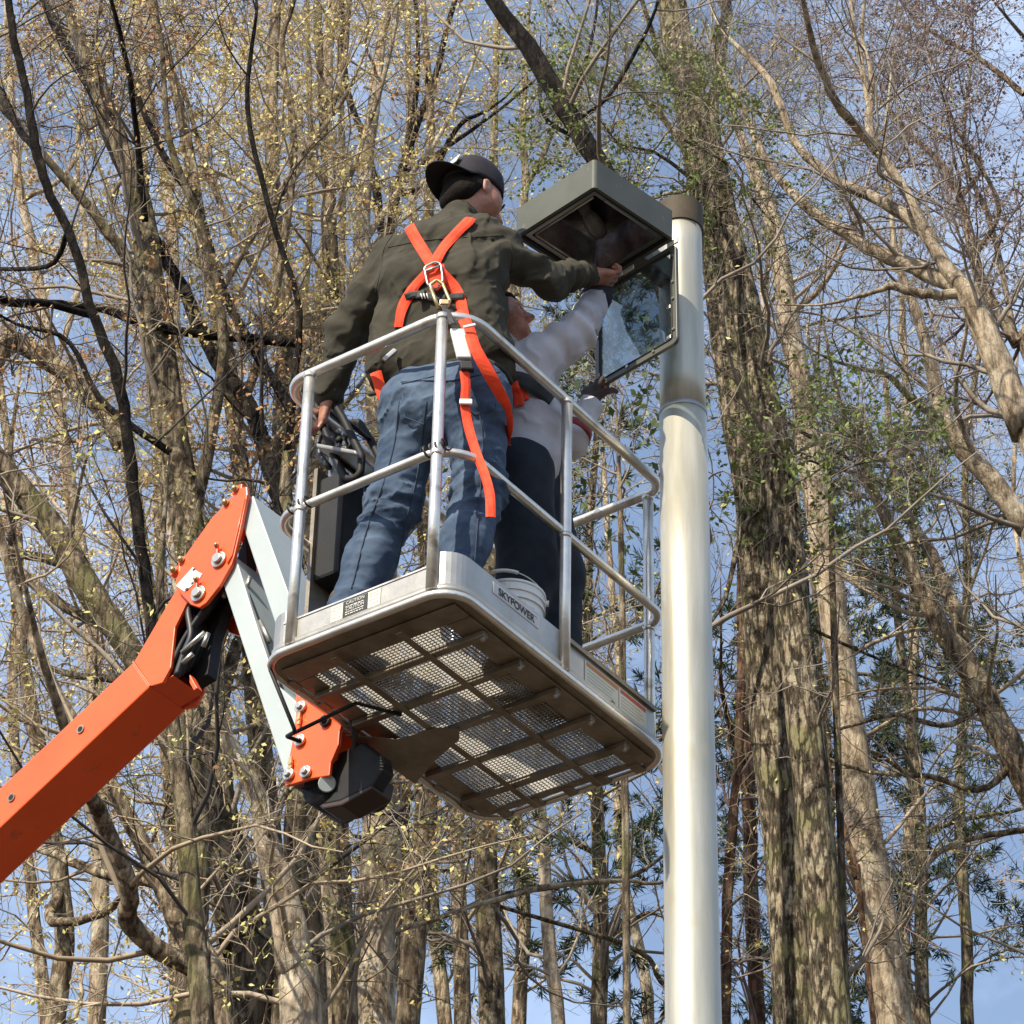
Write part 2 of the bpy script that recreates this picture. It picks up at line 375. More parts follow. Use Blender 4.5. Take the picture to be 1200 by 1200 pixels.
# -- control console on the left side
con = mk('control_console', *merge(lbox(-PW+.045, -PW+.15, .20, .31, .40, .80)), black, lift, bevel=.012)
mk('console_stem', *lbox(-PW+.03, -PW+.045, .19, .32, .05, .84), alu_dark, con)
P = [L(-.70, .16, .90), L(-.70, .36, .90), L(-.53, .36, .80), L(-.53, .16, .80)]
mk('console_panel', *prism(P, WC*.02-UA*.004), mat('console_grey', (.20, .20, .20), .4, 0, (.26, .26, .25), 12), con, bevel=.006)
loop = [atP(*p, 'b', .20) for p in ((370, 470), (388, 468), (402, 490), (424, 535), (422, 560), (405, 562), (392, 535), (377, 495))]
lp = [loop[0]*0+p for p in loop]
mk('console_guard', *tube(fillet(lp, .035, 5, True), .0135, 10, True), black, con, True)
loop2 = [p+VB*.15 for p in loop]
mk('console_guard', *tube(fillet(loop2, .035, 5, True), .0135, 10, True), black, con, True)
for i in range(0, 8, 2): mk('guard_spacer', *tube([lp[i], loop2[i]], .008, 8), black, con, True)
mk('console_hook', *tube(bez([atP(*p, 'b', .27) for p in ((386, 548), (375, 532), (374, 515), (384, 506), (398, 512))], 16), .0105, 10), rubber, con, True)
for i in range(3):
    q = L(-.655+.035*i, .22+.06*i, .885-.02*i); mk('joystick', *merge(cyl(q, q+WC*.05, .006, 10), tube([q+WC*.05, q+WC*.062, q+WC*.075], [.010, .014, .006], 10)), black, con, True)
mk('cable', *tube(bez([L(-.70, .30, .42), L(-.72, .32, .2), L(-.70, .40, .03), L(-.73, .48, -.05), L(-.80, .50, -.10)], 20), .010, 8), rubber, con, True)

# -- boom and jib, side faces at b = B0 .. B1
B0, B1 = .45, .635
def side(pts, b): return [atP(x, y, 'b', b) for x, y in pts]
def pp(name, pts, b, th, material, parent=lift, bevel=.004, ref=None, **k):
    """outline on the plane b, thickness th along b"""
    P = side(pts, b if ref is None else ref)
    if ref is not None: P = [p+VB*(b-ref) for p in P]
    return mk(name, *prism(P, VB*th), material, parent, bevel=bevel, **k)
def vloc(p): q = p-ORG; return np.array([q@UA, q@VB, q@WC])
# lower straight boom: extend far down to the left
pT0, pT1, pB0, pB1 = side([(0, 920), (156, 776), (0, 974), (176, 804)], B0)
dT, dB = nrm(pT0-pT1), nrm(pB0-pB1); dd = nrm(dT+dB)
LENB = 7.2
boom = mk('main_boom', *prism([pT1, pB1, pB1+dd*LENB, pT1+dd*LENB], VB*(B1-B0)), orange, lift, bevel=.006)
# rivets / plugs along the boom side
for x, y in ((95, 855), (14, 935)):
    p = atP(x, y, 'b', B0); pl = mk('boom_plug', *tube([p-VB*.001, p-VB*.005], .016, 16), alu_dark, boom)
    mk('plug_hole', *tube([p-VB*.0052, p-VB*.0062], .010, 16), black, boom)
# seam where the gooseneck is welded on
mk('weld_seam', *tube([pT1-VB*.001, pB1-VB*.001], .0035, 6), orange, boom)
# gooseneck: two side plates, back web
goose = [(157, 775.5), (201, 700), (226, 660), (240, 690), (218, 708), (205, 735), (200, 782), (190, 800), (176.5, 804)]
gk = pp('gooseneck_plate', goose, B0, .014, orange, bevel=.003)
pp('gooseneck_plate', [(156, 776), (201, 700), (226, 660), (240, 690), (218, 708), (205, 735), (200, 782), (190, 800), (176, 804)], B1-.014, .014, orange, bevel=.003, ref=B0)
g0, g1, g2 = side([(157, 775.5), (201, 700), (226, 660)], B0)
thk = nrm(np.cross(VB, g1-g0))*.014
if thk@UA < 0: thk = -thk
mk('gooseneck_web', *merge(prism([g0+VB*.015, g1+VB*.015, g1+VB*(B1-B0-.015), g0+VB*(B1-B0-.015)], thk), prism([g1+VB*.015, g2+VB*.015, g2+VB*(B1-B0-.015), g1+VB*(B1-B0-.015)], thk)), orange, lift, bevel=.002)
l0, l1 = side([(176, 804), (200, 789)], B0)
mk('gooseneck_tongue', *prism([l0+VB*.016, l1+VB*.016, l1+VB*.16, l0+VB*.16], -thk*.6), orange, lift, bevel=.002)
# knuckle cheek plates
cheek = [(293.5, 573.5), (294, 582.5), (286, 623), (278.5, 656), (275.5, 665), (262, 689), (245.5, 710), (238, 715), (227.5, 711.5), (212.5, 695), (209.5, 686), (220, 656), (253, 609.5), (286, 575)]
ck = pp('knuckle_cheek', cheek, B0-.020, .016, orange, bevel=.003, ref=B0)
inn = [((x-250)*.93+250, (y-645)*.95+645) for x, y in cheek]
mk('cheek_rib', *tube([p-VB*.022 for p in side([(291.5, 588), (284, 623), (276.5, 655), (272, 664)], B0)], .004, 6), orange, ck, True)
ck2 = pp('knuckle_cheek', cheek, B1+.002, .016, orange, bevel=.003, ref=B0)
h0 = side([(253, 609.5), (286, 575), (293, 574)], B0)
mk('knuckle_top_plate', *prism([h0[0], h0[1], h0[1]+VB*(B1-B0), h0[0]+VB*(B1-B0)], -WC*.012), orange, lift, bevel=.002)
for x, y in ((281, 577), (270, 593), (218, 660), (209, 672)):
    p = atP(x, y, 'b', B0)+VB*.03
    mk('bolt', *bolt_geo(p-VB*.052, -VB, .010, .016), brass, ck, True)
    mk('bolt_lug', *boxg(p-VB*.035+WC*.004, LAX, (.022, .012, .016)), orange, ck, bevel=.004)
for x, y in ((262, 660), (238, 700)):
    p = atP(x, y, 'b', B0)-VB*.021
    pin = mk('pivot_pin', *merge(tube([p, p-VB*.010], .030, 20), tube([p-VB*.010, p-VB*.022], .018, 18)), steel, ck, bevel=.002)
    mk('pin_keeper', *boxg(p-VB*.016+WC*.028-UA*.004, LAX, (.009, .005, .034)), orange, pin, bevel=.003)
    mk('bolt', *bolt_geo(p-VB*.021+WC*.05, -VB, .007, .010), brass, ck, True)
cp = pp('white_label_plate', [(211, 690), (231, 668), (236, 673), (242, 676), (237, 684), (221, 697)], B0-.0225, .002, whitem, ck, .0005, ref=B0)
for x, y in ((232.5, 671), (231, 687), (224, 694)):
    p = atP(x, y, 'b', B0)-VB*.0232; mk('label_mark', *boxg(p, LAX, (.006, .0006, .004)), ink, cp)
# jib: upper box beam and lower link
BJ0, BJ1 = B0+.006, B1-.006
ub = [(287, 583), (295, 579), (335.5, 690.5), (385, 830), (356, 835), (323.5, 737), (286, 624)]
uj = pp('jib_upper_beam', [(287, 590), (295, 579), (335.5, 690.5), (387, 832), (354, 830), (323.5, 737), (284, 618)], BJ0, BJ1-BJ0, jibp, bevel=.004, ref=B0)
lb = [(262, 684), (278.5, 662), (302.5, 738.5), (324, 802), (352, 826), (346, 868), (337, 920)]
lj = pp('jib_lower_link', [(256, 668), (276, 652), (302.5, 738.5), (324, 802), (352, 826), (346, 868), (337, 918)], BJ0-.006, BJ1-BJ0, jibp, bevel=.004, ref=B0)
# hoses in the jib gap, in the gooseneck and out of its mouth
def hose(pts, r=.010, b=None):
    P = [atP(x, y, 'b', bb) for x, y, bb in pts]
    return tube(bez(P, 28), r, 8)
HB = [.47, .49, .515, .54, .565, .59]
for i, bb in enumerate(HB):
    j = i*2.2
    mk('hydraulic_hose', *hose([(196-j, 792, bb), (214+j, 752, bb), (238+j*1.2, 716, bb), (262+j, 682, bb), (281+j*.6, 680+j, bb), (296+j*.3, 712+j, bb), (316, 772, bb), (330+j*.3, 812, bb)], .0095+.002*(i % 2)), rubber, lift, True)
for i in range(7):
    x0 = 207+i*4.0; bb = .47+.02*i
    mk('hydraulic_hose', *hose([(x0, 792-i*2, bb), (x0+9, 768+random.uniform(-4, 4), bb), (x0+17, 744, bb), (x0+14, 716, bb), (x0+24, 700, bb)], .0125), rubber, lift, True)
for x0, y0, x1, y1, bb in ((213, 765, 240, 741, .46), (214, 777, 226, 766, .46), (238, 758, 244, 742, .465), (262, 690, 262, 700, .5), (289, 690, 293, 676, .47), (305, 728, 316, 752, .47)):
    mk('hose_fitting', *tube([atP(x0, y0, 'b', bb), atP(x1, y1, 'b', bb)], .0085, 10), steel, lift, True)
mk('hose_bracket', *prism(side([(222, 790), (231, 806), (227, 809), (222, 800)], B0+.03), VB*.03), orange, lift, bevel=.002)
mk('knuckle_cavity_dark', *prism(side([(213, 700), (240, 712), (262, 690), (276, 660), (288, 624), (290, 660), (286, 684), (274, 700), (262, 712), (250, 745), (243, 790), (226, 800), (206, 786), (208, 735)], B0+.10), VB*.05), black, lift, bevel=.002)  # black filler stands in for the shade inside the knuckle cavity
# lower bracket, rotator and platform mount
br = pp('jib_end_plate', [(350, 812), (405, 846), (401, 858.5), (399.5, 875), (390.5, 896), (389, 911), (369.5, 914), (338, 923), (336.5, 918.5), (345.5, 872), (350, 840)], B0-.014, .014, orange, bevel=.003, ref=B0)
pp('jib_end_plate', [(350, 812), (405, 846), (401, 858.5), (399.5, 875), (390.5, 896), (389, 911), (369.5, 914), (338, 923), (336.5, 918.5), (345.5, 872), (350, 840)], B1, .014, orange, bevel=.003, ref=B0)
for x, y in ((343, 911), (363, 908), (356, 871), (357, 832), (386, 848)):
    p = atP(x, y, 'b', B0)-VB*.015
    pn = mk('pivot_pin', *merge(tube([p, p-VB*.012], .021, 18), tube([p-VB*.012, p-VB*.022], .012, 6)), steel if x != 386 else black, br, bevel=.002)
for x, y in ((346, 898), (356, 846)):
    p = atP(x, y, 'b', B0)-VB*.02; mk('bolt', *merge(tube([p, p-VB*.010], .008, 8), boxg(p-VB*.004, LAX, (.006, .004, .022))), brass, br)
ro0, ro1 = atP(370, 880, 'b', B0), atP(385, 936, 'b', B0)
q = vloc(atP(372, 893, 'b', .50))
rot = mk('rotator_body', *tube([L(q[0]+.04, .48, -.15), L(q[0]+.04, .62, -.15)], .075, 24), black, lift, True)
mk('rotator_housing', *prism(side([(348, 923), (388, 912), (396, 882), (425, 868), (446, 884), (450, 900), (436, 922), (398, 940), (378, 944)], .48), VB*.06), black, lift, bevel=.01)
mk('rotator_skirt', *prism(side([(352, 925), (396, 915), (440, 905), (436, 924), (400, 944), (378, 948)], .482), VB*.10), mat('shaded_orange_steel', (.03, .012, .008), .5), lift, bevel=.006)  # shade on orange steel put into a dark red-brown colour
mk('rotator_motor', *tube([L(-.80, .50, -.115), L(-.80, .70, -.115)], .050, 20), black, lift, True)
mk('rotator_cap', *tube([atP(383, 918, 'b', B0+.005), atP(383, 918, 'b', B0+.035)+VB*.01], .028, 18), jibp, rot, bevel=.003)
mk('guard_rod', *tube(fillet([L(-PW+.03, .05, -.002), atP(346, 857, 'b', .16), atP(336, 863, 'b', .20), atP(352, 869, 'b', .26)], .01, 3), .0065, 8), black, lift, True)
mk('guard_rod', *tube([atP(336, 863, 'b', .20), L(-PW+.17, .30, -.04), L(-.52, .44, -.034)], .0065, 8), black, lift, True)
# chassis far down to the left, outside the picture
be = (pT1+pB1)/2 + dd*LENB + VB*.09
tz = be[2]
tm = mk('boom_riser', *boxg(A(be[0], be[1], tz/2+.45)+UA*.1, LAX, (.16, .13, tz/2-.35)), orange, lift, bevel=.01)
ch = A(be[0], be[1], 0)
mk('turntable', *boxg(ch+A(0, 0, 1.05), LAX, (1.0, .85, .35)), orange, lift, bevel=.05)
chs = mk('chassis', *boxg(ch+A(0, 0, .5), LAX, (1.2, .7, .18)), alu_dark, lift, bevel=.03)
for sx in (-1, 1):
    for sy in (-1, 1):
        c = ch+UA*sx*.95+VB*sy*.85+A(0, 0, .42); wh = mk('wheel', *tube([c-VB*.13, c-VB*.10, c+VB*.10, c+VB*.13], [.36, .42, .42, .36], 28), rubber, lift, True)
        mk('wheel_rim', *tube([c-VB*.135, c+VB*.135], .2, 20), whitem, wh)

# ================================================================== street lamp
PY = 8.27
pc = lambda y: atY(803+(y-480)*.0056, y, PY)
pbase = pc(1200); px0, px1 = pbase[0], pc(300)[0]
ptop = atY(801, 232, PY)
poleX = lambda z: px1+(px0-px1)*(pc(300)[2]-z)/(pc(300)[2]-pbase[2])
PXc = (px0+px1)/2
lamp = thing('street_lamp', (PXc, PY, 0), 'tall pale aluminium lamp post with a brown cap and an opened square bronze lamp head', 'street lamp')
def prad(z): return .0775 + .0017*(8.6-z) if z > 4 else .0775+.0017*4.6
zc = atY(803, 483, PY)[2]; ztop = ptop[2]-.05
zs = [0.02, 1, 2, 3, 4, 5, 5.5, 6, 6.5, 7, zc-.02]
mk('pole', *tube([A(PXc, PY, z) for z in zs], [prad(z)+.0015 for z in zs], 48), polem, lamp, True)
mk('pole_collar', *tube([A(PXc, PY, z) for z in (zc-.022, zc-.020, zc-.004, zc-.002)], [prad(zc)+.001, prad(zc)+.0035, prad(zc)+.0035, prad(zc)], 48), mat('collar_metal', (.30, .31, .31), .5, .7), lamp, True)
zs = list(np.linspace(zc-.003, ztop-.03, 6))
mk('pole_tenon', *tube([A(PXc, PY, z) for z in zs], [prad(z)-.001 for z in zs], 48), polem, lamp, True)
r_ = prad(ztop)
mk('pole_cap', *tube([A(PXc, PY, z) for z in (ztop-.112, ztop-.110, ztop-.006, ztop, ztop+.004)], [r_+.001, r_+.0050, r_+.0050, r_-.004, .002], 48), capm, lamp)
mk('base_flange', *boxg(A(PXc, PY, .03), (A(1, 0, 0), A(0, 1, 0), A(0, 0, 1)), (.18, .18, .02)), polem, lamp, bevel=.004)
# housing
HA = A(.248, 7.699, 8.442); E1 = nrm(A(math.cos(.811), -math.sin(.811), -.018)); E2 = nrm(A(math.sin(.811), math.cos(.811), .012)); E3 = nrm(np.cross(E1, E2)); E3 = E3 if E3[2] > 0 else -E3
S1, S2, HH = .379, .385, .129
def H(s, t, h): return HA - E1*s*S1 + E2*t*S2 + E3*h            # s to the left corner, t to the right corner
def hr(i, h, r=.02, ex=0): return fillet([H(i, i, h), H(1-i, i, h), H(1-i, 1-i, h), H(i, 1-i, h)], r, 5, True)
o_, i_ = hr(0, 0, .014), hr(.03, 0, .006)
n = len(o_); oT = hr(0, HH-.008, .014); iT = hr(.03, HH-.012, .006); oTT = hr(.022, HH, .012)
V = o_+i_+oT+iT+oTT; F = []
for k in range(n):
    j = (k+1) % n
    F += [(k, j, 2*n+j, 2*n+k), (k, n+k, n+j, j), (n+k, 3*n+k, 3*n+j, n+j), (2*n+k, 2*n+j, 4*n+j, 4*n+k)]
F += [tuple(range(4*n, 5*n)), tuple(range(3*n, 4*n))[::-1]]
hs = mk('lamp_housing', V, F, hous, lamp)
mk('housing_gasket', *ring(hr(.034, .003, .006), hr(.055, .003, .006), E3*.005), gask, hs)
mk('housing_inner_lip', *ring(hr(.058, .010, .006), hr(.105, .010, .006), E3*.02), mat('inner_lip_metal', (.30, .29, .27), .35, .8), hs)
# reflector pan: four sloped faces and a top
rA, rB = hr(.105, .014, .004), hr(.26, .085, .02); n = len(rA)
mk('reflector', rA+rB, [(k, (k+1) % n, n+(k+1) % n, n+k) for k in range(n)]+[tuple(range(n, 2*n))], refl, hs, True)
mk('bulb', *tube([H(.42, .30, .060), H(.45, .38, .060), H(.5, .5, .060), H(.55, .62, .060), H(.58, .68, .060)], [.014, .028, .034, .026, .006], 18), mat('shaded_bulb', (.04, .04, .04), .15, 0, (.16, .16, .16), 9), hs, True)  # bulb and socket colours darkened to carry the interior's shade
mk('lamp_socket', *tube([H(.36, .2, .060), H(.43, .32, .060)], .022, 16), hin, hs, True)
mk('latch_arm', *boxg(H(.06, .45, -.004), (nrm(E2), E1, E3), (.10, .004, .003)), steel, hs)
mk('inner_trim', *tube([H(.14, .125, .012), H(.86, .125, .012)], .0042, 8), steel, hs, True)
mk('inner_trim', *tube([H(.87, .14, .012), H(.87, .86, .012)], .0042, 8), steel, hs, True)
arm0, arm1 = H(.5, 1, .065), A(PXc, PY, 8.50)
mk('lamp_arm', *boxg((arm0+arm1)/2, (nrm(arm1-arm0), nrm(np.cross(nrm(arm1-arm0), WC)), WC), (np.linalg.norm(arm1-arm0)/2, .032, .045)), hous, lamp, bevel=.006)
# door hanging from the far edge
Dt0, Dt1 = H(1.0, 1.015, -.012), H(.0, 1.015, -.012)
Dh = .375
dn = nrm(-WC + E2*.03)
tgt0 = atY(695, 458, Dt0[1]+.01); tgt1 = atY(796, 398, Dt1[1]+.01)
Dw = Dt1-Dt0; dw = nrm(Dw)
dnn = nrm((tgt0-Dt0)+(tgt1-Dt1)); Dh = (np.linalg.norm(tgt0-Dt0)+np.linalg.norm(tgt1-Dt1))/2
dnorm = nrm(np.cross(dw, dnn))
def DD(s, t, z=0): return Dt0 + Dw*s + dnn*Dh*t + dnorm*z
fo = fillet([DD(0, 0), DD(1, 0), DD(1, 1), DD(0, 1)], .022, 5, True); fi = fillet([DD(.05, .05), DD(.95, .05), DD(.95, .95), DD(.05, .95)], .010, 5, True)
df = mk('door_frame', *ring(fo, fi, dnorm*.014), mat('door_frame_bronze', (.075, .078, .065), .4, 0, (.10, .10, .085), 9), lamp, bevel=.0015)
glass = bpy.data.materials.new('door_glass'); glass.use_nodes = True; t = glass.node_tree; t.nodes.clear()
o = t.nodes.new('ShaderNodeOutputMaterial'); tr = t.nodes.new('ShaderNodeBsdfTransparent'); tr.inputs[0].default_value = (.58, .65, .67, 1)
gl = t.nodes.new('ShaderNodeBsdfGlossy'); gl.inputs['Roughness'].default_value = .02; gl.inputs[0].default_value = (.9, .95, .95, 1); lw_ = t.nodes.new('ShaderNodeLayerWeight'); lw_.inputs[0].default_value = .5; pw_ = t.nodes.new('ShaderNodeMath'); pw_.operation = 'POWER'; pw_.inputs[1].default_value = 3.0; fr = t.nodes.new('ShaderNodeMapRange'); fr.inputs[3].default_value = .12; fr.inputs[4].default_value = .8; t.links.new(lw_.outputs['Facing'], pw_.inputs[0]); t.links.new(pw_.outputs[0], fr.inputs[0])
ms = t.nodes.new('ShaderNodeMixShader'); t.links.new(fr.outputs[0], ms.inputs[0]); t.links.new(tr.outputs[0], ms.inputs[1]); t.links.new(gl.outputs[0], ms.inputs[2])
df_ = t.nodes.new('ShaderNodeBsdfDiffuse'); df_.inputs[0].default_value = (.5, .53, .5, 1); nz = t.nodes.new('ShaderNodeTexNoise'); nz.inputs['Scale'].default_value = 9; mr = t.nodes.new('ShaderNodeMapRange'); mr.inputs[1].default_value = .4; mr.inputs[2].default_value = .8; mr.inputs[3].default_value = .01; mr.inputs[4].default_value = .10
m2 = t.nodes.new('ShaderNodeMixShader'); t.links.new(nz.outputs[0], mr.inputs[0]); t.links.new(mr.outputs[0], m2.inputs[0]); t.links.new(ms.outputs[0], m2.inputs[1]); t.links.new(df_.outputs[0], m2.inputs[2]); t.links.new(m2.outputs[0], o.inputs[0])
mk('glass_pane', *prism([DD(.045, .045, .005), DD(.955, .045, .005), DD(.955, .955, .005), DD(.045, .955, .005)], dnorm*.003), glass, df)
mk('pane_gasket', *tube(fillet([DD(.055, .055, -.001), DD(.945, .055, -.001), DD(.945, .945, -.001), DD(.055, .945, -.001)], .01, 4, True), .0028, 6, True), gask, df, True)
for s_, t_ in ((.965, .12), (.965, .38), (.965, .55), (.965, .86), (.72, .965), (.4, .965), (.12, .965), (.035, .5), (.035, .2)):
    p = DD(s_, t_, -.001); mk('screw', *tube([p, p-dnorm*.004], .0055, 8), steel, df)
for t_ in (.62, .92):
    p = DD(.91, t_, -.002); mk('glass_clip', *boxg(p, (dw, dnn, dnorm), (.009, .007, .003)), steel, df, bevel=.001)
for s_ in (.42, .97):
    p = (DD(s_, 0, .004)+H(1-s_, 1, 0))/2
    mk('hinge', *boxg(p, (dw, dnn, dnorm), (.024, .011, .004)), whitem, lamp, bevel=.002)

exec_after = []
# ================================================================== people (implicit surfaces meshed with surface nets)
def wav(P, s, seed, n=5, st=(1, 1, 1)):
    g = np.random.default_rng(seed); o = np.zeros(P.shape[:-1]); Q = P*np.array(st)*s
    for _ in range(n):
        d = nrm(g.normal(size=3)); d2 = nrm(g.normal(size=3)); o += np.sin(Q@d*6.283*g.uniform(.7, 1.3) + g.uniform(0, 6.28) + 1.4*np.sin(Q@d2*6.283*.6+g.uniform(0, 6.28)))
    return o/n
class SDF:
    """prims: ('c', p, q, rp, rq, k) capsule | ('e', centre, axes, radii, k) ellipsoid | ('s', ...) ellipsoid cut away"""
    def __init__(s, res): s.res = res; s.p = []
    def cap(s, p, q, r1, r2=None, k=.03): s.p.append(('c', np.array(p, float), np.array(q, float), r1, r1 if r2 is None else r2, k)); return s
    def chain(s, P, R, k=.03):
        for i in range(len(P)-1): s.cap(P[i], P[i+1], R[i], R[i+1], k)
        return s
    def ell(s, c, ax, r, k=.02): s.p.append(('e', np.array(c, float), ax, r, k)); return s
    def cut(s, c, ax, r, k=.01): s.p.append(('s', np.array(c, float), ax, r, k)); return s
    def half(s, c, n): s.p.append(('h', np.array(c, float), nrm(n))); return s      # keep only the side n points to
    def build(s, disp=None):
        lo, hi = np.full(3, 1e9), np.full(3, -1e9)
        for p in s.p:
            if p[0] == 'c': lo = np.minimum(lo, np.minimum(p[1]-p[3], p[2]-p[4])); hi = np.maximum(hi, np.maximum(p[1]+p[3], p[2]+p[4]))
            elif p[0] == 'e': lo = np.minimum(lo, p[1]-max(p[3])); hi = np.maximum(hi, p[1]+max(p[3]))
        lo -= .03; hi += .03; res = s.res; nx = np.ceil((hi-lo)/res).astype(int)+1
        D = np.full(nx, .5, np.float32); ax = [lo[i]+np.arange(nx[i])*res for i in range(3)]
        for p in s.p:
            if p[0] == 'h':
                X = np.stack(np.meshgrid(*ax, indexing='ij'), -1); D = np.maximum(D, -((X-p[1])@p[2]).astype(np.float32)); continue
            k = p[-1]; mg = k+4*res
            if p[0] == 'c': a = np.minimum(p[1]-p[3], p[2]-p[4])-mg; b = np.maximum(p[1]+p[3], p[2]+p[4])+mg
            else: a = p[1]-max(p[3])-mg; b = p[1]+max(p[3])+mg
            i0 = np.clip(((a-lo)/res).astype(int), 0, nx-1); i1 = np.clip(((b-lo)/res).astype(int)+1, 1, nx)
            if (i1 <= i0).any(): continue
            sl = tuple(slice(i0[i], i1[i]) for i in range(3))
            X = np.stack(np.meshgrid(*[ax[i][sl[i]] for i in range(3)], indexing='ij'), -1)
            if p[0] == 'c':
                v = p[2]-p[1]; h = np.clip((X-p[1])@v/(v@v+1e-12), 0, 1); d = np.linalg.norm(X-p[1]-h[..., None]*v, axis=-1)-(p[3]+(p[4]-p[3])*h)
            else:
                q = (X-p[1])@np.array(p[2]).T; r = np.array(p[3]); k0 = np.linalg.norm(q/r, axis=-1); k1 = np.linalg.norm(q/(r*r), axis=-1)+1e-9; d = k0*(k0-1)/k1
            E_ = D[sl]
            if p[0] == 's': D[sl] = np.maximum(E_, -d)
            else:
                h = np.maximum(k-np.abs(E_-d), 0)/max(k, 1e-6); D[sl] = np.minimum(E_, d)-h*h*k*.25
        if disp is not None:
            M = np.abs(D) < .035; I = np.nonzero(M); X = np.stack([ax[i][I[i]] for i in range(3)], -1); D[M] += disp(X)
        return s.nets(D, lo)
    def nets(s, D, lo):
        B = D < 0; n = D.shape
        cnt = np.zeros((n[0]-1, n[1]-1, n[2]-1), np.int8); cor = []
        for i in (0, 1):
            for j in (0, 1):
                for k in (0, 1): cnt += B[i:n[0]-1+i, j:n[1]-1+j, k:n[2]-1+k]
        act = (cnt > 0) & (cnt < 8); I = np.argwhere(act); idx = np.full(act.shape, -1, np.int64); idx[act] = np.arange(len(I))
        acc = np.zeros((len(I), 3)); num = np.zeros(len(I))
        cs = [(i, j, k) for i in (0, 1) for j in (0, 1) for k in (0, 1)]
        for a in range(8):
            for b in range(a+1, 8):
                if sum(abs(cs[a][t]-cs[b][t]) for t in range(3)) != 1: continue
                A_ = I+cs[a]; B_ = I+cs[b]; da = D[A_[:, 0], A_[:, 1], A_[:, 2]]; db = D[B_[:, 0], B_[:, 1], B_[:, 2]]
                c = (da < 0) != (db < 0); t = np.where(c, da/(da-db+1e-12), 0)[:, None]
                acc += np.where(c[:, None], np.array(cs[a])+t*(np.array(cs[b])-np.array(cs[a])), 0); num += c
        V = lo+(I+acc/num[:, None])*s.res; Q = []
        for ax_ in range(3):
            d = np.zeros(3, int); d[ax_] = 1
            sa = B[:n[0]-d[0], :n[1]-d[1], :n[2]-d[2]]; sb = B[d[0]:, d[1]:, d[2]:]; E_ = np.argwhere(sa != sb)
            u_, v_ = [(1, 2), (2, 0), (0, 1)][ax_]; E_ = E_[(E_[:, u_] > 0) & (E_[:, v_] > 0) & (E_[:, u_] < n[u_]-1) & (E_[:, v_] < n[v_]-1)]
            eu = np.zeros(3, int); eu[u_] = 1; ev = np.zeros(3, int); ev[v_] = 1
            g = lambda P: idx[P[:, 0], P[:, 1], P[:, 2]]
            q = np.stack([g(E_-eu-ev), g(E_-ev), g(E_), g(E_-eu)], 1); ins = sa[E_[:, 0], E_[:, 1], E_[:, 2]]
            q[~ins] = q[~ins][:, ::-1]; Q.append(q)
        Q = np.concatenate(Q); return V, Q[(Q >= 0).all(1)]
def sculpt(name, sd, material, parent, disp=None, **k):
    V, Q = sd.build(disp); return mk_np(name, V, Q, material, parent, **k)
def J(x, y, Y): return atY(x, y, Y)
def head(sd, c, f, t, k=.9):
    """skull, jaw, nose, brow, lips, chin, ears; f = facing, t = up; returns side axis"""
    f = nrm(f); sv = nrm(np.cross(f, t)); t = nrm(np.cross(sv, f)); ax = (f, sv, t); P = lambda a, b, d: c+f*a*k+sv*b*k+t*d*k
    sd.ell(P(-.008, 0, .018), ax, (.100*k, .078*k, .098*k), .02)
    sd.cap(P(.028, 0, -.055), P(.060, 0, -.082), .058*k, .030*k, .03)
    sd.cap(P(.035, .030, -.03), P(.035, -.030, -.03), .050*k, .050*k, .03)
    sd.cap(P(.082, .030, .016), P(.082, -.030, .016), .0105*k, None, .016)
    sd.cap(P(.090, 0, .005), P(.114, 0, -.032), .008*k, .0125*k, .012)
    sd.cap(P(.100, .012, -.036), P(.100, -.012, -.036), .0085*k, None, .008)
    sd.cap(P(.088, .016, -.062), P(.088, -.016, -.062), .0080*k, None, .006)
    sd.cap(P(.084, .014, -.074), P(.084, -.014, -.074), .0085*k, None, .006)
    sd.ell(P(.078, 0, -.098), ax, (.018*k, .020*k, .016*k), .014)
    for s_ in (-1, 1):
        sd.cut(P(.097, s_*.031, .002), ax, (.014*k, .016*k, .011*k))
        e = P(-.006, s_*.080, -.010); sd.ell(e, (nrm(f-.2*sv*s_), nrm(sv*s_+.2*f), t), (.019*k, .007*k, .032*k), .006); sd.cut(e+sv*s_*.008*k+f*.003, ax, (.010*k, .005*k, .018*k))
    return ax, P
def eyes(name, P, ax, k, parent):
    ey = mat('eye_white', (.6, .57, .52), .2); ir = mat('dark_iris', (.03, .02, .012), .15)
    for s_ in (-1, 1):
        g = tube([P(.070, s_*.031, .002), P(.074, s_*.031, .002), P(.080, s_*.031, .002), P(.086, s_*.031, .002), P(.0885, s_*.031, .002)], [.005*k, .0105*k, .0125*k, .0085*k, .001], 14)
        e_ = mk('eye', *g, ey, parent, True); mk('iris', *tube([P(.0875, s_*.031, .002), P(.0892, s_*.031, .002)], .0048*k, 12), ir, e_)
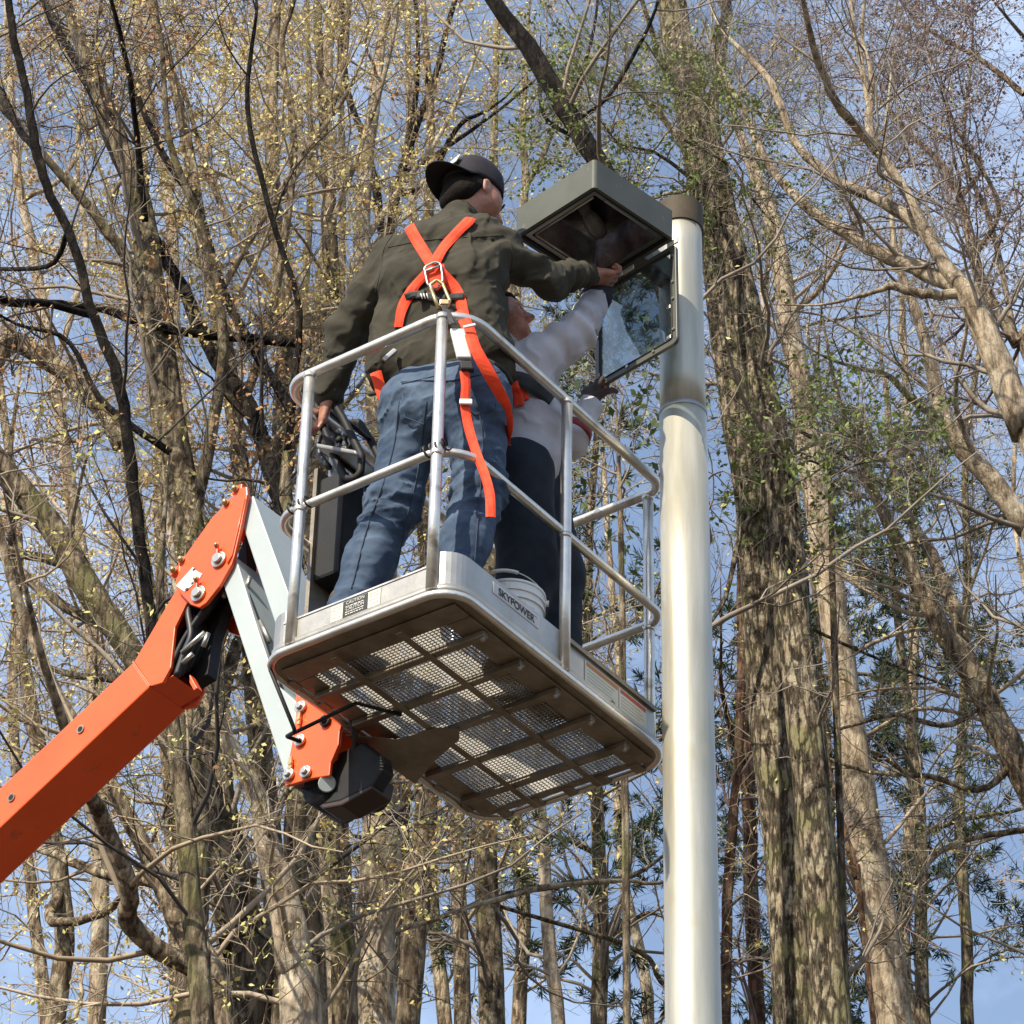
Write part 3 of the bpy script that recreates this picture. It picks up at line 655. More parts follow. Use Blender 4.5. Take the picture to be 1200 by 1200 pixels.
def hand(sd, w0, d, n, side, curl=.5, k=1.0, spread=.12):
    """wrist w0, pointing d, palm faces n, thumb on side*(d x n)"""
    d = nrm(d); n = nrm(n-d*(n@d)); x = np.cross(d, n)*side
    sd.cap(w0-d*.04, w0+d*.01, .026*k, .025*k, .02)
    for o in (-.026, -.009, .009, .026): sd.cap(w0+d*.012+x*o*.7*k, w0+d*.078*k+x*o*k, .0145*k, .0125*k, .012)
    Ls = ((.040, .026, .020), (.044, .029, .022), (.041, .027, .021), (.032, .021, .018)); off = (.029, .010, -.010, -.028)
    for L3, o in zip(Ls, off):
        p = w0+d*.084*k+x*o*k; ang = -curl*.25; dd_ = nrm(d+x*o/.03*spread)
        r = .0092 if o > -.02 else .0080
        for i, l in enumerate(L3):
            ang += curl*(.55+.35*i); v = dd_*math.cos(ang)+n*math.sin(ang); q = p+v*l*k; sd.cap(p, q, (r-.0006*i)*k, (r-.0006*(i+1))*k, .0035); p = q
    p = w0+d*.028*k+x*.026*k; v = nrm(x*.75+d*.65+n*.3*curl); q = p+v*.038*k; sd.cap(p, q, .0135*k, .0112*k, .010)
    v = nrm(x*.25+d*.9+n*.75*curl); p = q; q = p+v*.030*k; sd.cap(p, q, .0108*k, .0098*k, .004); v = nrm(d*.8+n*1.1*curl+x*.05); sd.cap(q, q+v*.024*k, .0098*k, .0082*k, .004)
def creases(seed, amp, s=9, along=None):
    def f(X):
        a = wav(X, s, seed, 5, (1, 1, .55)); b = wav(X, s*2.3, seed+1, 4, (1, 1, .5)); c = wav(X, s*.5, seed+2, 3)
        return (amp*(1-2*np.abs(a))*.55+amp*.35*b*(.5+.5*c)+amp*.3*c).astype(np.float32)
    return f
def ribbon_on(tree, pts, width, th=.003, off=.004, n=26, up=None):
    """webbing laid over a surface: picture path -> points found on the surface -> a thick strip"""
    P2 = []
    pa = [np.array([x, y, 0.]) for x, y in pts]; pa = bez(pa, n) if len(pa) > 2 else np.array([pa[0]*(1-t)+pa[1]*t for t in np.linspace(0, 1, n)])
    O = []; NN = []
    for x, y, _ in pa:
        d = ray(x, y); hit = tree.ray_cast(Vector(CAM), Vector(nrm(d)))
        if hit[0] is None: continue
        O.append(np.array(hit[0])); NN.append(np.array(hit[1]))
    O = np.array(O); NN = np.array(NN)
    for _ in range(4): NN[1:-1] = (NN[:-2]+NN[1:-1]*2+NN[2:])/4; O[1:-1] = (O[:-2]+O[1:-1]*2+O[2:])/4
    return strip(O, NN, width, th, off)
def strip(O, NN, width, th=.0022, off=0.):
    n = len(O); V = []; F = []
    for i in range(n):
        T = nrm(O[min(i+1, n-1)]-O[max(i-1, 0)]); N_ = nrm(NN[i]-T*(NN[i]@T)); B_ = np.cross(T, N_); p = O[i]+N_*off; h = B_*width/2; t_ = N_*th
        V += [p-h-t_*.6, p-h*.5, p+h*.5, p+h-t_*.6, p+h, p+h*.5+t_, p-h*.5+t_, p-h]
    for i in range(n-1):
        for k in range(8): F.append((8*i+k, 8*i+(k+1) % 8, 8*i+8+(k+1) % 8, 8*i+8+k))
    F += [tuple(range(8))[::-1], tuple(8*(n-1)+k for k in range(8))]
    return V, F
def bvh(o):
    me = o.data; l = rloc(o); return BVHTree.FromPolygons([tuple(np.array(v.co)+l) for v in me.vertices], [tuple(p.vertices) for p in me.polygons])

# ---- worker in olive (back to the camera)
fl = lambda x, y, c: atP(x, y, 'c', c)
ank_l, ank_r = L(-.505, .120, .12), L(-.135, .175, .12)
root1 = thing('person', L(-.30, .14, .022), 'worker in olive fleece, jeans and backwards black cap, seen from behind in an orange harness', 'person')
Y1 = 7.78
hip_l, hip_r = J(488, 480, 7.83), J(558, 474, 7.72)
kn_l, kn_r = J(462, 590, 7.86), J(562, 575, 7.74)
sh_l, sh_r = J(462, 305, 7.84), J(588, 296, 7.74)
el_l, wr_l = J(404, 392, 7.95), J(386, 462, 8.02)
el_r, wr_r = J(642, 324, 7.83), J(690, 322, 7.98)
nk = J(535, 262, 7.79); hc = J(555, 231, 7.80); hf = nrm(A(.78, .60, -.16)); hu = nrm(A(.06, .05, 1))
body = SDF(.0052)
ax1, P1 = head(body, hc, hf, hu, 1.03)
body.chain([hc-hu*.05-hf*.02, nk-A(0, 0, .02)], [.056, .062], .03)
body.cap(sh_l-A(0, 0, .02), sh_r-A(.01, 0, .02), .048, None, .02).cap((sh_l+sh_r)/2-A(0, 0, .12), (hip_l+hip_r)/2+A(0, .04, .1), .075, .07, .03).cap(hip_l+A(0,.03,0), hip_r+A(0,.03,0), .075, None, .04)
body.chain([sh_l, el_l, wr_l], [.044, .034, .027], .02).chain([sh_r-A(0, 0, .015), el_r, wr_r], [.042, .032, .027], .02)
body.chain([hip_l, kn_l, ank_l], [.080, .055, .038]).chain([hip_r, kn_r, ank_r], [.080, .055, .038])
body.chain([ank_l, L(-.50, .23, .05)], [.036, .03]).chain([ank_r, L(-.07, .28, .05)], [.036, .03])
hand(body, wr_l+nrm(wr_l-el_l)*.015, nrm(A(-.25, .35, -.9)), A(-.6, -.2, -.1), 1, 1.0)
hand(body, wr_r+nrm(wr_r-el_r)*.01, nrm(A(.75, .55, .30)), A(.1, .3, .9), -1, .9)
sculpt('body', body, skin, root1)
eyes('eye', P1, ax1, .98, root1)
hr1 = SDF(.004); f_, s_, t_ = ax1
hr1.ell(P1(-.014, 0, .020), ax1, (.103, .083, .100), .01).cap(P1(-.060, .032, -.045), P1(-.060, -.032, -.045), .040, None, .03).cap(P1(-.035, .058, -.020), P1(-.035, -.058, -.020), .022, None, .03)
hr1.half(P1(-.022, 0, -.03), -f_+t_*.35)
sculpt('hair', hr1, hairm, root1, creases(5, .0015, 30))
# jeans
je = SDF(.0065)
je.cap(hip_l+A(0, 0, .05), hip_r+A(0, 0, .05), .104, .104, .05).cap(hip_l-A(0, 0, .02)-VB*.02, hip_r-A(0, 0, .02)-VB*.02, .104, .104, .05)
je.cap(hip_l+A(.02, -.02, -.02), hip_l*.6+hip_r*.4+A(0, -.02, -.03), .108, .1, .05)
je.chain([hip_l, kn_l, kn_l*.5+ank_l*.5, ank_l+A(0, 0, -.02)], [.102, .080, .074, .070], .04)
je.chain([hip_r, kn_r, kn_r*.5+ank_r*.5, ank_r+A(0, 0, -.02)], [.102, .080, .074, .070], .04)
def jean_d(X):
    q = X-ORG; c = q[:, 2]; g = np.exp(-((c-.52)/.12)**2)+.9*np.exp(-((c-.10)/.10)**2)+.6*np.exp(-((c-.86)/.10)**2)
    ph = c*95+2.2*wav(X, 5, 31, 4)+1.2*np.sin(q[:, 0]*20+q[:, 1]*16)
    g2 = wav(X, 7, 34, 4, (1, 1, 1.5)); rid = np.clip(1-np.abs(g2)*3.2, 0, 1)**1.4; fine = np.clip(1-np.abs(wav(X, 15, 35, 4, (1, 1, 2.2)))*3, 0, 1)
    return (.0048*g*np.sin(ph)-.0065*rid*(.35+g)-.0030*fine*(.3+g)+.003*wav(X, 7, 32, 4)+.0012*wav(X, 24, 33, 4, (1, 1, 1.6))+.002).astype(np.float32)
jeans = sculpt('jeans', je, denim, root1, jean_d)
for fb, bb in ((ank_l, 0), (ank_r, 1)):
    bt = SDF(.006); o = fb*1; o[2] = ORG[2]; q = nrm(VB*.97+UA*(.1 if bb else -.05))
    bt.cap(o-q*.055+A(0, 0, .055), o+q*.16+A(0, 0, .050), .036, .034, .02).cap(o+A(0, 0, .20), o+A(0, 0, .08), .052, .050, .03).cap(o+q*.08+A(0, 0, .065), o+q*.17+A(0, 0, .052), .040, .036, .02)
    bt.half(o+A(0, 0, .022), WC); sculpt('boot', bt, boot, root1)
bp_ = SDF(.006)
# fleece
ja = SDF(.0058); up1 = A(0, 0, 1)
mid_t = (sh_l+sh_r)/2
ja.cap(sh_l+A(.01, .02, -.005), sh_r+A(-.01, .02, -.005), .078, .080, .05)
ja.cap(J(500, 290, 7.77), J(560, 284, 7.74), .092, .095, .06)
ja.cap(J(476, 335, 7.80), J(556, 326, 7.73), .104, .106, .06)
ja.cap(J(472, 380, 7.83), J(560, 366, 7.75), .096, .098, .06)
ja.cap(J(466, 415, 7.85), J(562, 398, 7.76), .096, .096, .05)
ja.cap(J(456, 436, 7.87), J(492, 428, 7.82), .074, .080, .05)
ja.cap(J(575, 415, 7.77), J(582, 432, 7.78), .075, .060, .05)
ja.chain([nk+A(0, .0, -.03), nk+A(.012, .0, .012)], [.088, .070], .04)
ja.chain([sh_l, sh_l*.45+el_l*.55, el_l, wr_l-A(0, 0, .0)], [.082, .072, .064, .046], .035)
ja.chain([sh_r, sh_r*.5+el_r*.5+A(0, 0, -.012), el_r+A(0, 0, -.015), el_r*.5+wr_r*.5, wr_r], [.072, .057, .052, .050, .040], .025)
ja.cap(J(644, 336, 7.84), J(652, 338, 7.87), .044, .040, .02).cap(J(500, 434, 7.81), J(548, 427, 7.78), .088, None, .04)
# hem band, dropped tail on the left
ja.cap(J(452, 425, 7.88), J(455, 448, 7.88), .052, .046, .03)
def hem_cut(X):
    return 0
def ja_d(X):
    q = X-ORG; a = wav(X, 4.5, 41, 5, (1, 1, .6)); b = wav(X, 9.5, 42, 5, (1, 1, .7)); c = wav(X, 22, 43, 4)
    dr = X-sh_r; d_el = np.linalg.norm(X-el_r, axis=1); d_w = np.linalg.norm(X-(el_r*.4+wr_r*.6), axis=1); tt = (X-sh_r)@nrm(wr_r-sh_r)
    sl = np.exp(-(d_w/.12)**2)*np.sin(tt*125+2*a+1.2*b)*.0065
    arm = np.exp(-(np.linalg.norm(X-(sh_r*.75+el_r*.25), axis=1)/.13)**2); w_ = (X-sh_r)@nrm(A(.45, 0, -1)); sl2 = arm*np.sin(w_*75+1.6*a+.8)*.0085
    dl = np.linalg.norm(X-el_l, axis=1); tl = (X-sh_l)@nrm(wr_l-sh_l); sl3 = np.exp(-(dl/.14)**2)*np.sin(tl*80+2*a)*.0045
    vert = np.exp(-((q[:, 2]-1.30)/.22)**2)*np.sin((X@nrm(A(.95, -.2, .25)))*52+1.5*a)*.0042
    g = wav(X+.02*np.stack([b, a, c], -1), 6.5, 45, 4, (1, 1, .7)); h = wav(X, 3.2, 46, 4, (1, 1, .8))
    rid = np.clip(1-np.abs(g)*3.4, 0, 1)**1.5*(.4+.6*np.clip(h+.4, 0, 1))          # narrow raised folds
    rd2 = np.clip(1-np.abs(wav(X, 11, 47, 4, (1, 1, .8)))*3, 0, 1)
    return (1.25*(sl+sl2+sl3+vert)-.0095*rid-.0032*rd2+.002*b+.0008*c+.003).astype(np.float32)
fleece = sculpt('fleece_jacket', ja, olive, root1, ja_d)
# rib hem and cuffs
wp = J(514, 425, 7.80)
belt = mk('jacket_hem', *tube(bez([J(x, y, Y) for x, y, Y in ((434, 462, 7.90), (458, 455, 7.80), (486, 437, 7.745), (525, 425, 7.71), (560, 420, 7.68), (588, 432, 7.68), (600, 450, 7.72))], 24), .008, 8), olive, root1, True)
mk('cuff', *tube([wr_r-nrm(wr_r-el_r)*.03, wr_r+nrm(wr_r-el_r)*.006], [.043, .036], 16), olive, root1, True)
mk('cuff', *tube([wr_l-nrm(wr_l-el_l)*.02, wr_l+nrm(wr_l-el_l)*.018], [.045, .038], 16), dkcloth, root1, True)
# cap, worn backwards: crown from six panels, band, brim, patch, button
def capgeo(P, k=1.0, base=.014, tilt=.05):
    V = []; F = []; nu, nv = 36, 12
    for j in range(nv+1):
        ph = j/nv*math.pi/2; rr = math.cos(ph)**.62; hh = math.sin(ph)
        for i in range(nu):
            a = i/nu*2*math.pi; seam = 1-.018*max(0, 1-abs(((i+3) % 6)-0)/1.0) if i % 6 == 3 else 1
            x = math.cos(a)*.108*rr*seam-.008; y = math.sin(a)*.088*rr*seam; V.append(P(x, y, base+hh*.136+x*tilt+(.010 if (math.cos(a) > .6 and j < 6) else 0)*rr))
    for j in range(nv):
        for i in range(nu): F.append((j*nu+i, j*nu+(i+1) % nu, (j+1)*nu+(i+1) % nu, (j+1)*nu+i))
    F.append(tuple(range(nu))[::-1])
    return V, F
cp_ = mk('cap', *capgeo(P1), capcloth, root1, True)
V = []; F = []; nu, nv = 15, 7
for j in range(nv):
    for i in range(nu):
        a = (i/(nu-1)-.5)*2.5; r0 = 1.0; d_ = j/(nv-1); rx = -.108*math.cos(a)-.006-d_*.072*math.cos(a)**.6 if math.cos(a) > 0 else -.006
        ry = math.sin(a)*(.086+.004*d_); z = .014+d_*-.026-.022*(math.sin(a))**2+.02
        V.append(P1(rx, ry, z))
for j in range(nv-1):
    for i in range(nu-1): F.append((j*nu+i, j*nu+i+1, (j+1)*nu+i+1, (j+1)*nu+i))
bm_ = mk('cap_brim', V, F, capcloth, cp_, True); so_ = bm_.modifiers.new('thickness', 'SOLIDIFY'); so_.thickness = .004
mk('cap_button', *tube([P1(-.008, 0, .148), P1(-.008, 0, .154)], [.008, .005], 10), capcloth, cp_, True)
pt = []
for i in range(14):
    a = i/14*6.283; pt.append(P1(-.100-.004*math.sin(a)+.012*(1-math.cos(a*1.0))*0, math.cos(a)*.020, .078+math.sin(a)*.019))
c0_ = P1(-.088, 0, .082); mk('cap_patch', *boxg(P1(-.112, .016, .066), (nrm(-f_+t_*.25), s_, nrm(t_+f_*.25)), (.003, .028, .024)), cream, cp_, bevel=.006)
mk('cap_strap', *tube(bez([P1(.102, .03, .022), P1(.106, 0, .018), P1(.102, -.03, .022)], 8), .004, 6), capcloth, cp_, True)
# harness
hn = None
tr1 = bvh(fleece); trj = bvh(jeans)
def rib(name, tree, pts, wd, m_, parent, **k): return mk(name, *ribbon_on(tree, pts, wd, **k), m_, parent)
hs1 = rib('safety_harness', tr1, [(479, 264), (490, 284), (503, 306), (516, 324)], .038, web_o, root1)
rib('shoulder_strap', tr1, [(552, 258), (536, 274), (521, 291), (508, 312)], .038, web_o, hs1, off=.008)
rib('back_strap', tr1, [(504, 318), (486, 337), (473, 358), (468, 384)], .036, web_o, hs1, off=.006)
rib('back_strap', tr1, [(512, 316), (528, 332), (540, 350), (545, 374), (550, 392)], .039, web_o, hs1, off=.006)
rib('chest_band', tr1, [(474, 350), (490, 346), (510, 350), (528, 350), (546, 348)], .026, web_b, hs1, off=.011)
def surf(tree, x, y, off=.01):
    h = tree.ray_cast(Vector(CAM), Vector(nrm(ray(x, y)))); return np.array(h[0])+np.array(h[1])*off, np.array(h[1])
dp, dn_ = surf(tr1, 510, 322, .020)
def flat(pts, Y, r, **k): return [atY(x, y, Y) for x, y in pts]
yd = dp[1]-.012
mk('back_pad', *prism([atY(x, y, yd+.008) for x, y in ((498, 309), (512, 303), (521, 309), (524, 330), (512, 340), (499, 330))], A(0, .010, 0)), web_o, hs1, bevel=.003)
mk('d_ring', *tube(fillet(flat(((497, 313), (516, 304), (519, 328), (511, 340), (501, 333)), yd-.004, 0), .018, 5, True), .0040, 8, True), steel, hs1, True)
mk('d_ring_bar', *tube(flat(((498, 318), (516, 311)), yd-.004, 0), .0042, 8), steel, hs1, True)
cb = mk('carabiner', *tube(fillet(flat(((504, 334), (512, 328), (519, 333), (527, 352), (524, 360), (513, 358)), yd-.016, 0), .008, 5, True), .0058, 8, True), brass, hs1, True)
mk('carabiner_gate', *tube(flat(((505, 338), (514, 362)), yd-.022, 0), .0060, 8), brass, cb, True)
mk('carabiner_swivel', *boxg(atY(521, 355, yd-.018), (A(1, 0, 0), A(0, 1, 0), A(0, 0, 1)), (.016, .008, .011)), brass, cb, bevel=.004)
mk('strap_buckle', *boxg(surf(tr1, 497, 349, .022)[0], (A(.95, -.3, .05), A(.3, .95, 0), A(0, 0, 1)), (.016, .006, .016)), black, hs1, bevel=.005)
for i in range(3): mk('buckle_slot', *tube([atY(493+i*3.4, 344, yd-.013), atY(495+i*3.4, 350, yd-.013)], .0022, 6), inkw, hs1, True)
# energy absorber pack and the webbing that hangs from it
def hang(pts, wd, m_, name='lanyard_webbing', nv=None, th=.003, parent=None):
    O = bez([atY(x, y, Y) for x, y, Y in pts], 30); nn = np.array([nv if nv is not None else nrm(A(-.25+.5*math.sin(i*.25), -1, 0)) for i in range(30)]); return mk(name, *strip(O, nn, wd, th), m_, parent or hs1)
pk = mk('absorber_pack', *boxg((atY(535, 386, 7.52)+atY(545, 422, 7.53))/2, (nrm(A(1, .0, -.0)), A(0, 1, 0), nrm(atY(535, 382, 7.52)-atY(545, 422, 7.53))), (.023, .011, .056)), whitem, hs1, bevel=.005)
mk('pack_end', *boxg(atY(547, 430, 7.535), (A(1, 0, 0), A(0, 1, 0), nrm(atY(535, 382, 7.52)-atY(545, 422, 7.53))), (.021, .012, .016)), web_b, pk, bevel=.005)
hang([(520, 358, yd-.015), (524, 366, 7.53), (531, 380, 7.50)], .022, web_b)
hang([(544, 434, 7.54), (546, 452, 7.55), (545, 474, 7.56), (549, 500, 7.57), (558, 530, 7.57), (568, 556, 7.55), (574, 580, 7.54), (575, 606, 7.54)], .030, web_o)
mk('webbing_ferrule', *boxg(atY(546, 471, 7.55), (A(1, 0, 0), A(0, 1, 0), A(0, 0, 1)), (.020, .005, .010)), whitem, hs1, bevel=.003)
hang([(538, 364, 7.56), (549, 385, 7.53), (557, 408, 7.50), (571, 434, 7.52), (583, 456, 7.56), (594, 478, 7.61), (597, 500, 7.68), (592, 520, 7.76)], .040, web_o, 'leg_strap')
mk('strap_label', *boxg(atY(550, 382, 7.505), (nrm(A(1, .1, .4)), A(0, 1, 0), nrm(A(-.4, 0, 1))), (.020, .004, .004)), whitem, hs1)
hang([(440, 436, 7.80), (446, 455, 7.80), (453, 476, 7.80), (454, 494, 7.80)], .038, web_o, 'leg_strap')
mk('strap_adjuster', *boxg(atY(457, 416, 7.735), (nrm(A(.6, .1, .8)), A(0, 1, 0), nrm(A(-.8, 0, .6))), (.030, .006, .008)), steel, hs1, bevel=.003)
# tool pouch hanging at the left hip + back pockets
for sm in (((468, 470), (462, 520), (448, 570), (430, 620), (412, 690)), ((500, 470), (494, 520), (488, 560), (476, 610), (462, 680)), ((560, 470), (566, 520), (564, 560), (560, 610), (556, 660)), ((470, 448), (495, 446), (530, 446), (560, 440), (585, 436))):
    pts = []
    for q in bez([np.array([x, y, 0.]) for x, y in sm], 30):
        h = trj.ray_cast(Vector(CAM), Vector(nrm(ray(q[0], q[1]))))
        if h[0] is not None: pts.append(np.array(h[0])+np.array(h[1])*.001)
    if len(pts) > 4: mk('seam', *tube(pts, .0024, 5), mat('seam_denim', (.03, .045, .075), .9), jeans, True)
for sm in (((585, 262), (598, 285), (600, 310), (590, 338)), ((462, 272), (450, 292), (446, 318), (440, 345)), ((455, 290), (490, 283), (530, 279), (590, 276)), ((512, 345), (512, 375), (511, 405), (510, 425))):
    pts = []
    for q in bez([np.array([x, y, 0.]) for x, y in sm], 26):
        h = tr1.ray_cast(Vector(CAM), Vector(nrm(ray(q[0], q[1]))))
        if h[0] is not None: pts.append(np.array(h[0])+np.array(h[1])*.0005)
    if len(pts) > 4: mk('seam', *tube(pts, .0020, 5), olive, fleece, True)
for x, y in ((492, 462), (562, 455)):
    c, nn = surf(trj, x, y, .0); tx = nrm(np.cross(WC, nn)); pz = nrm(np.cross(nn, tx))
    pk_ = [(-.065, .06), (.065, .06), (.062, -.05), (0, -.085), (-.062, -.05)]; pts = []
    for (i, k_) in pk_:
        q = c+tx*i+pz*k_; h = trj.ray_cast(Vector(q+nn*.1), Vector(-nn)); pts.append(np.array(h[0])+nn*.003 if h[0] is not None else q)
    mk('back_pocket', *tube(pts+[pts[0]], .0022, 6), denim, root1, True)

# ---- second worker, behind and to the right
root2 = thing('person', L(-.30, .62, .022), 'worker in pale grey fleece and dark trousers, reaching up under the lamp head', 'person')
h2 = J(585, 377, 8.07); f2 = nrm(A(.90, -.22, .28)); u2 = nrm(A(-.25, 0, 1))
sL, sR = J(600, 432, 8.22), J(594, 440, 7.98)
eR, wR = J(674, 392, 7.98), J(704, 340, 8.12)
eL, wL = J(668, 516, 8.17), J(690, 478, 8.20)
hpL, hpR = J(622, 545, 8.20), J(608, 560, 8.04)
aL, aR = L(-.17, .78, .12), L(-.24, .60, .12)
kL, kR = (hpL+aL)/2+A(.04, .05, .02), (hpR+aR)/2+A(.05, .02, .02)
b2 = SDF(.0052); ax2, P2 = head(b2, h2, f2, u2, .94)
b2.chain([h2-u2*.05, (sL+sR)/2+A(0, 0, .02)], [.05, .06]).cap(sL, sR, .06, None, .03).cap((sL+sR)/2-A(0, 0, .1), (hpL+hpR)/2+A(0, 0, .08), .10, .10, .05).cap(hpL, hpR, .085, None, .05)
b2.chain([sR, eR, wR], [.048, .036, .025]).chain([sL, eL, wL], [.048, .036, .025]).chain([hpL, kL, aL, aL+VB*.1-WC*.06], [.07, .05, .036, .03]).chain([hpR, kR, aR, aR+VB*.1-WC*.06], [.07, .05, .036, .03])
hand(b2, wR+nrm(wR-eR)*.01, nrm(A(.25, .3, .9)), A(-.2, .9, .1), 1, 1.2, .85)
dc = atY(695, 458, Dt0[1]+.01)
hand(b2, J(692, 476, 8.21), nrm(A(.03, .15, 1)), nrm(A(.6, .8, 0)), -1, 1.3, .95)
gv = SDF(.0045); hand(gv, J(692, 476, 8.21), nrm(A(.03, .15, 1)), nrm(A(.6, .8, 0)), -1, 1.3, 1.05); sculpt('dark_hand_cover', gv, mat('dark_brown_hand', (.03, .018, .014), .8, 0, (.06, .035, .028), 40, .001, 200), root2)  # dark brown shell laid over the gripping hand
sculpt('body', b2, skin, root2); eyes('eye', P2, ax2, .94, root2)
h_ = SDF(.004); h_.ell(P2(-.010, 0, .026), ax2, (.103, .082, .100), .01).cap(P2(-.055, .03, -.035), P2(-.055, -.03, -.035), .042, None, .03).half(P2(.035, 0, .030), -ax2[0]+ax2[2]*1.1); sculpt('hair', h_, hairm, root2, creases(8, .003, 30))
g2 = SDF(.0062)
g2.cap(sL, sR, .078, None, .05).cap(J(612, 450, 8.18), J(612, 455, 8.02), .112, .112, .05).cap(J(624, 500, 8.20), J(618, 505, 8.05), .115, .112, .05).cap(J(626, 535, 8.20), J(616, 540, 8.06), .112, .112, .05)
g2.chain([sR, sR*.5+eR*.5+A(0, 0, -.01), eR, wR], [.078, .074, .066, .044], .03).chain([sL, eL, wL], [.072, .062, .044], .03).chain([(sL+sR)/2+A(0, 0, .0), h2-u2*.09-f2*.01], [.075, .062], .03)
def g2d(X):
    a = wav(X, 5, 61, 5); b = wav(X, 11, 62, 5); d_ = np.linalg.norm(X-eR, axis=1); t2 = (X-sR)@nrm(eR-sR)
    g = wav(X+.02*np.stack([b, a, b], -1), 6.5, 65, 4, (1, 1, .7)); rid = np.clip(1-np.abs(g)*3.2, 0, 1)**1.4
    return (np.exp(-(d_/.13)**2)*np.sin(t2*75+2*a)*.009+.006*(1-2*np.abs(a))-.009*rid+.003*b+.002).astype(np.float32)
gf = sculpt('grey_fleece', g2, grey_h, root2, g2d)
forearm_dir = nrm(wR-eR); mk('cuff_and_shade', *tube([wR-forearm_dir*.10, wR-forearm_dir*.05, wR-forearm_dir*.02, wR+forearm_dir*.012], [.053, .054, .048, .040], 16), dkcloth, root2, True)  # dark tube over the cuff stands in for shade on the forearm
q = nrm(wL-eL); mk('sleeve_stripe', *tube([eL+q*.02, eL+q*.055], [.062, .058], 18), mat('dark_red_cloth', (.20, .02, .02), .8), root2, True)
tz2 = SDF(.007); tz2.cap(hpL+A(0, 0, .03), hpR+A(0, 0, .03), .108, None, .05).chain([hpL, kL, aL], [.108, .088, .075], .04).chain([hpR, kR, aR], [.112, .095, .078], .04)
sculpt('trousers', tz2, ddenim, root2, lambda X: (.004*wav(X, 6, 71, 5)+.002*wav(X, 14, 72, 4)).astype(np.float32))
for fb in (aL, aR):
    bt = SDF(.006); o = fb*1; o[2] = ORG[2]; qd = nrm(VB*.6+UA*.8)
    bt.cap(o-qd*.055+A(0, 0, .055), o+qd*.15+A(0, 0, .050), .036, .034, .02).cap(o+A(0, 0, .18), o+A(0, 0, .08), .048, .048, .03).half(o+A(0, 0, .022), WC); sculpt('boot', bt, boot, root2)
t2r = bvh(gf)
vs = rib('safety_harness', t2r, [(576, 405), (592, 428), (604, 450), (614, 470)], .040, web_o, root2)
rib('waist_belt', t2r, [(570, 440), (590, 444), (612, 446), (634, 458), (645, 470)], .055, web_b, vs, off=.006)
rib('back_strap', t2r, [(600, 448), (606, 462), (610, 478)], .035, web_o, vs, off=.012)
# wrench in the raised hand hidden by the housing is left out; pail on the floor
bc = atP(619, 694, 'c', .265); bq_ = bc-ORG; bc = L(-.14, bq_@VB+.0, .0); bc = L(min(bq_@UA, -.13), bq_@VB, .018)
pail = thing('bucket', bc, 'small white plastic pail with a wire handle on the platform floor behind the decal', 'bucket')
prof = [(.001, .0), (.086, .0), (.090, .004), (.102, .185), (.108, .187), (.108, .194), (.103, .197), (.104, .212), (.109, .214), (.109, .221), (.105, .224), (.106, .240), (.110, .243), (.110, .250), (.104, .250), (.102, .240), (.088, .008), (.001, .006)]
ns_ = 40; V = []; F = []
for r0, z0 in prof:
    for i in range(ns_): V.append(bc+A(r0*math.cos(i/ns_*6.2832), r0*math.sin(i/ns_*6.2832), z0*1.0))
for j in range(len(prof)-1):
    for i in range(ns_): F.append((j*ns_+i, j*ns_+(i+1) % ns_, (j+1)*ns_+(i+1) % ns_, (j+1)*ns_+i))
mk('pail', V, F, whitem, pail)
hdir = nrm(UA*.8+VB*.6); hp = [bc+hdir*.112*math.cos(t)+A(0, 0, .235)+nrm(A(0, 0, 1)-VB*.35)*.105*math.sin(t) for t in np.linspace(0, math.pi, 22)]
mk('handle', *tube(hp, .0022, 8), steel, pail, True)
mk('handle_grip', *tube(hp[8:14], .006, 8), whitem, pail, True)
for s_ in (-1, 1): mk('handle_lug', *tube([bc+hdir*s_*.104+A(0, 0, .233), bc+hdir*s_*.118+A(0, 0, .233)], .010, 10), whitem, pail)
lv = []; lf = []; fa = math.atan2(-bc[1], -bc[0])+.35
for j, z0 in enumerate((.06, .165)):
    for i in range(13): r0 = .0905+(z0-.004)*.066+.0012; an = -math.pi/2+.15+(i/12-.5)*1.3; lv.append(bc+A(r0*math.cos(an), r0*math.sin(an), z0))
lf = [(i, i+1, 14+i, 13+i) for i in range(12)]
lbp = mk('pail_label', lv, lf, labblue, pail, True)
for zz in (.10, .125, .145):
    P_ = []
    for i in range(13): r0 = .0905+(zz-.004)*.066+.0022; an = -math.pi/2+.15+(i/12-.5)*1.05; P_.append(bc+A(r0*math.cos(an), r0*math.sin(an), zz))
    mk('print', *tube(P_, .0028, 4), mat('print_violet', (.16, .15, .32), .6), lbp)

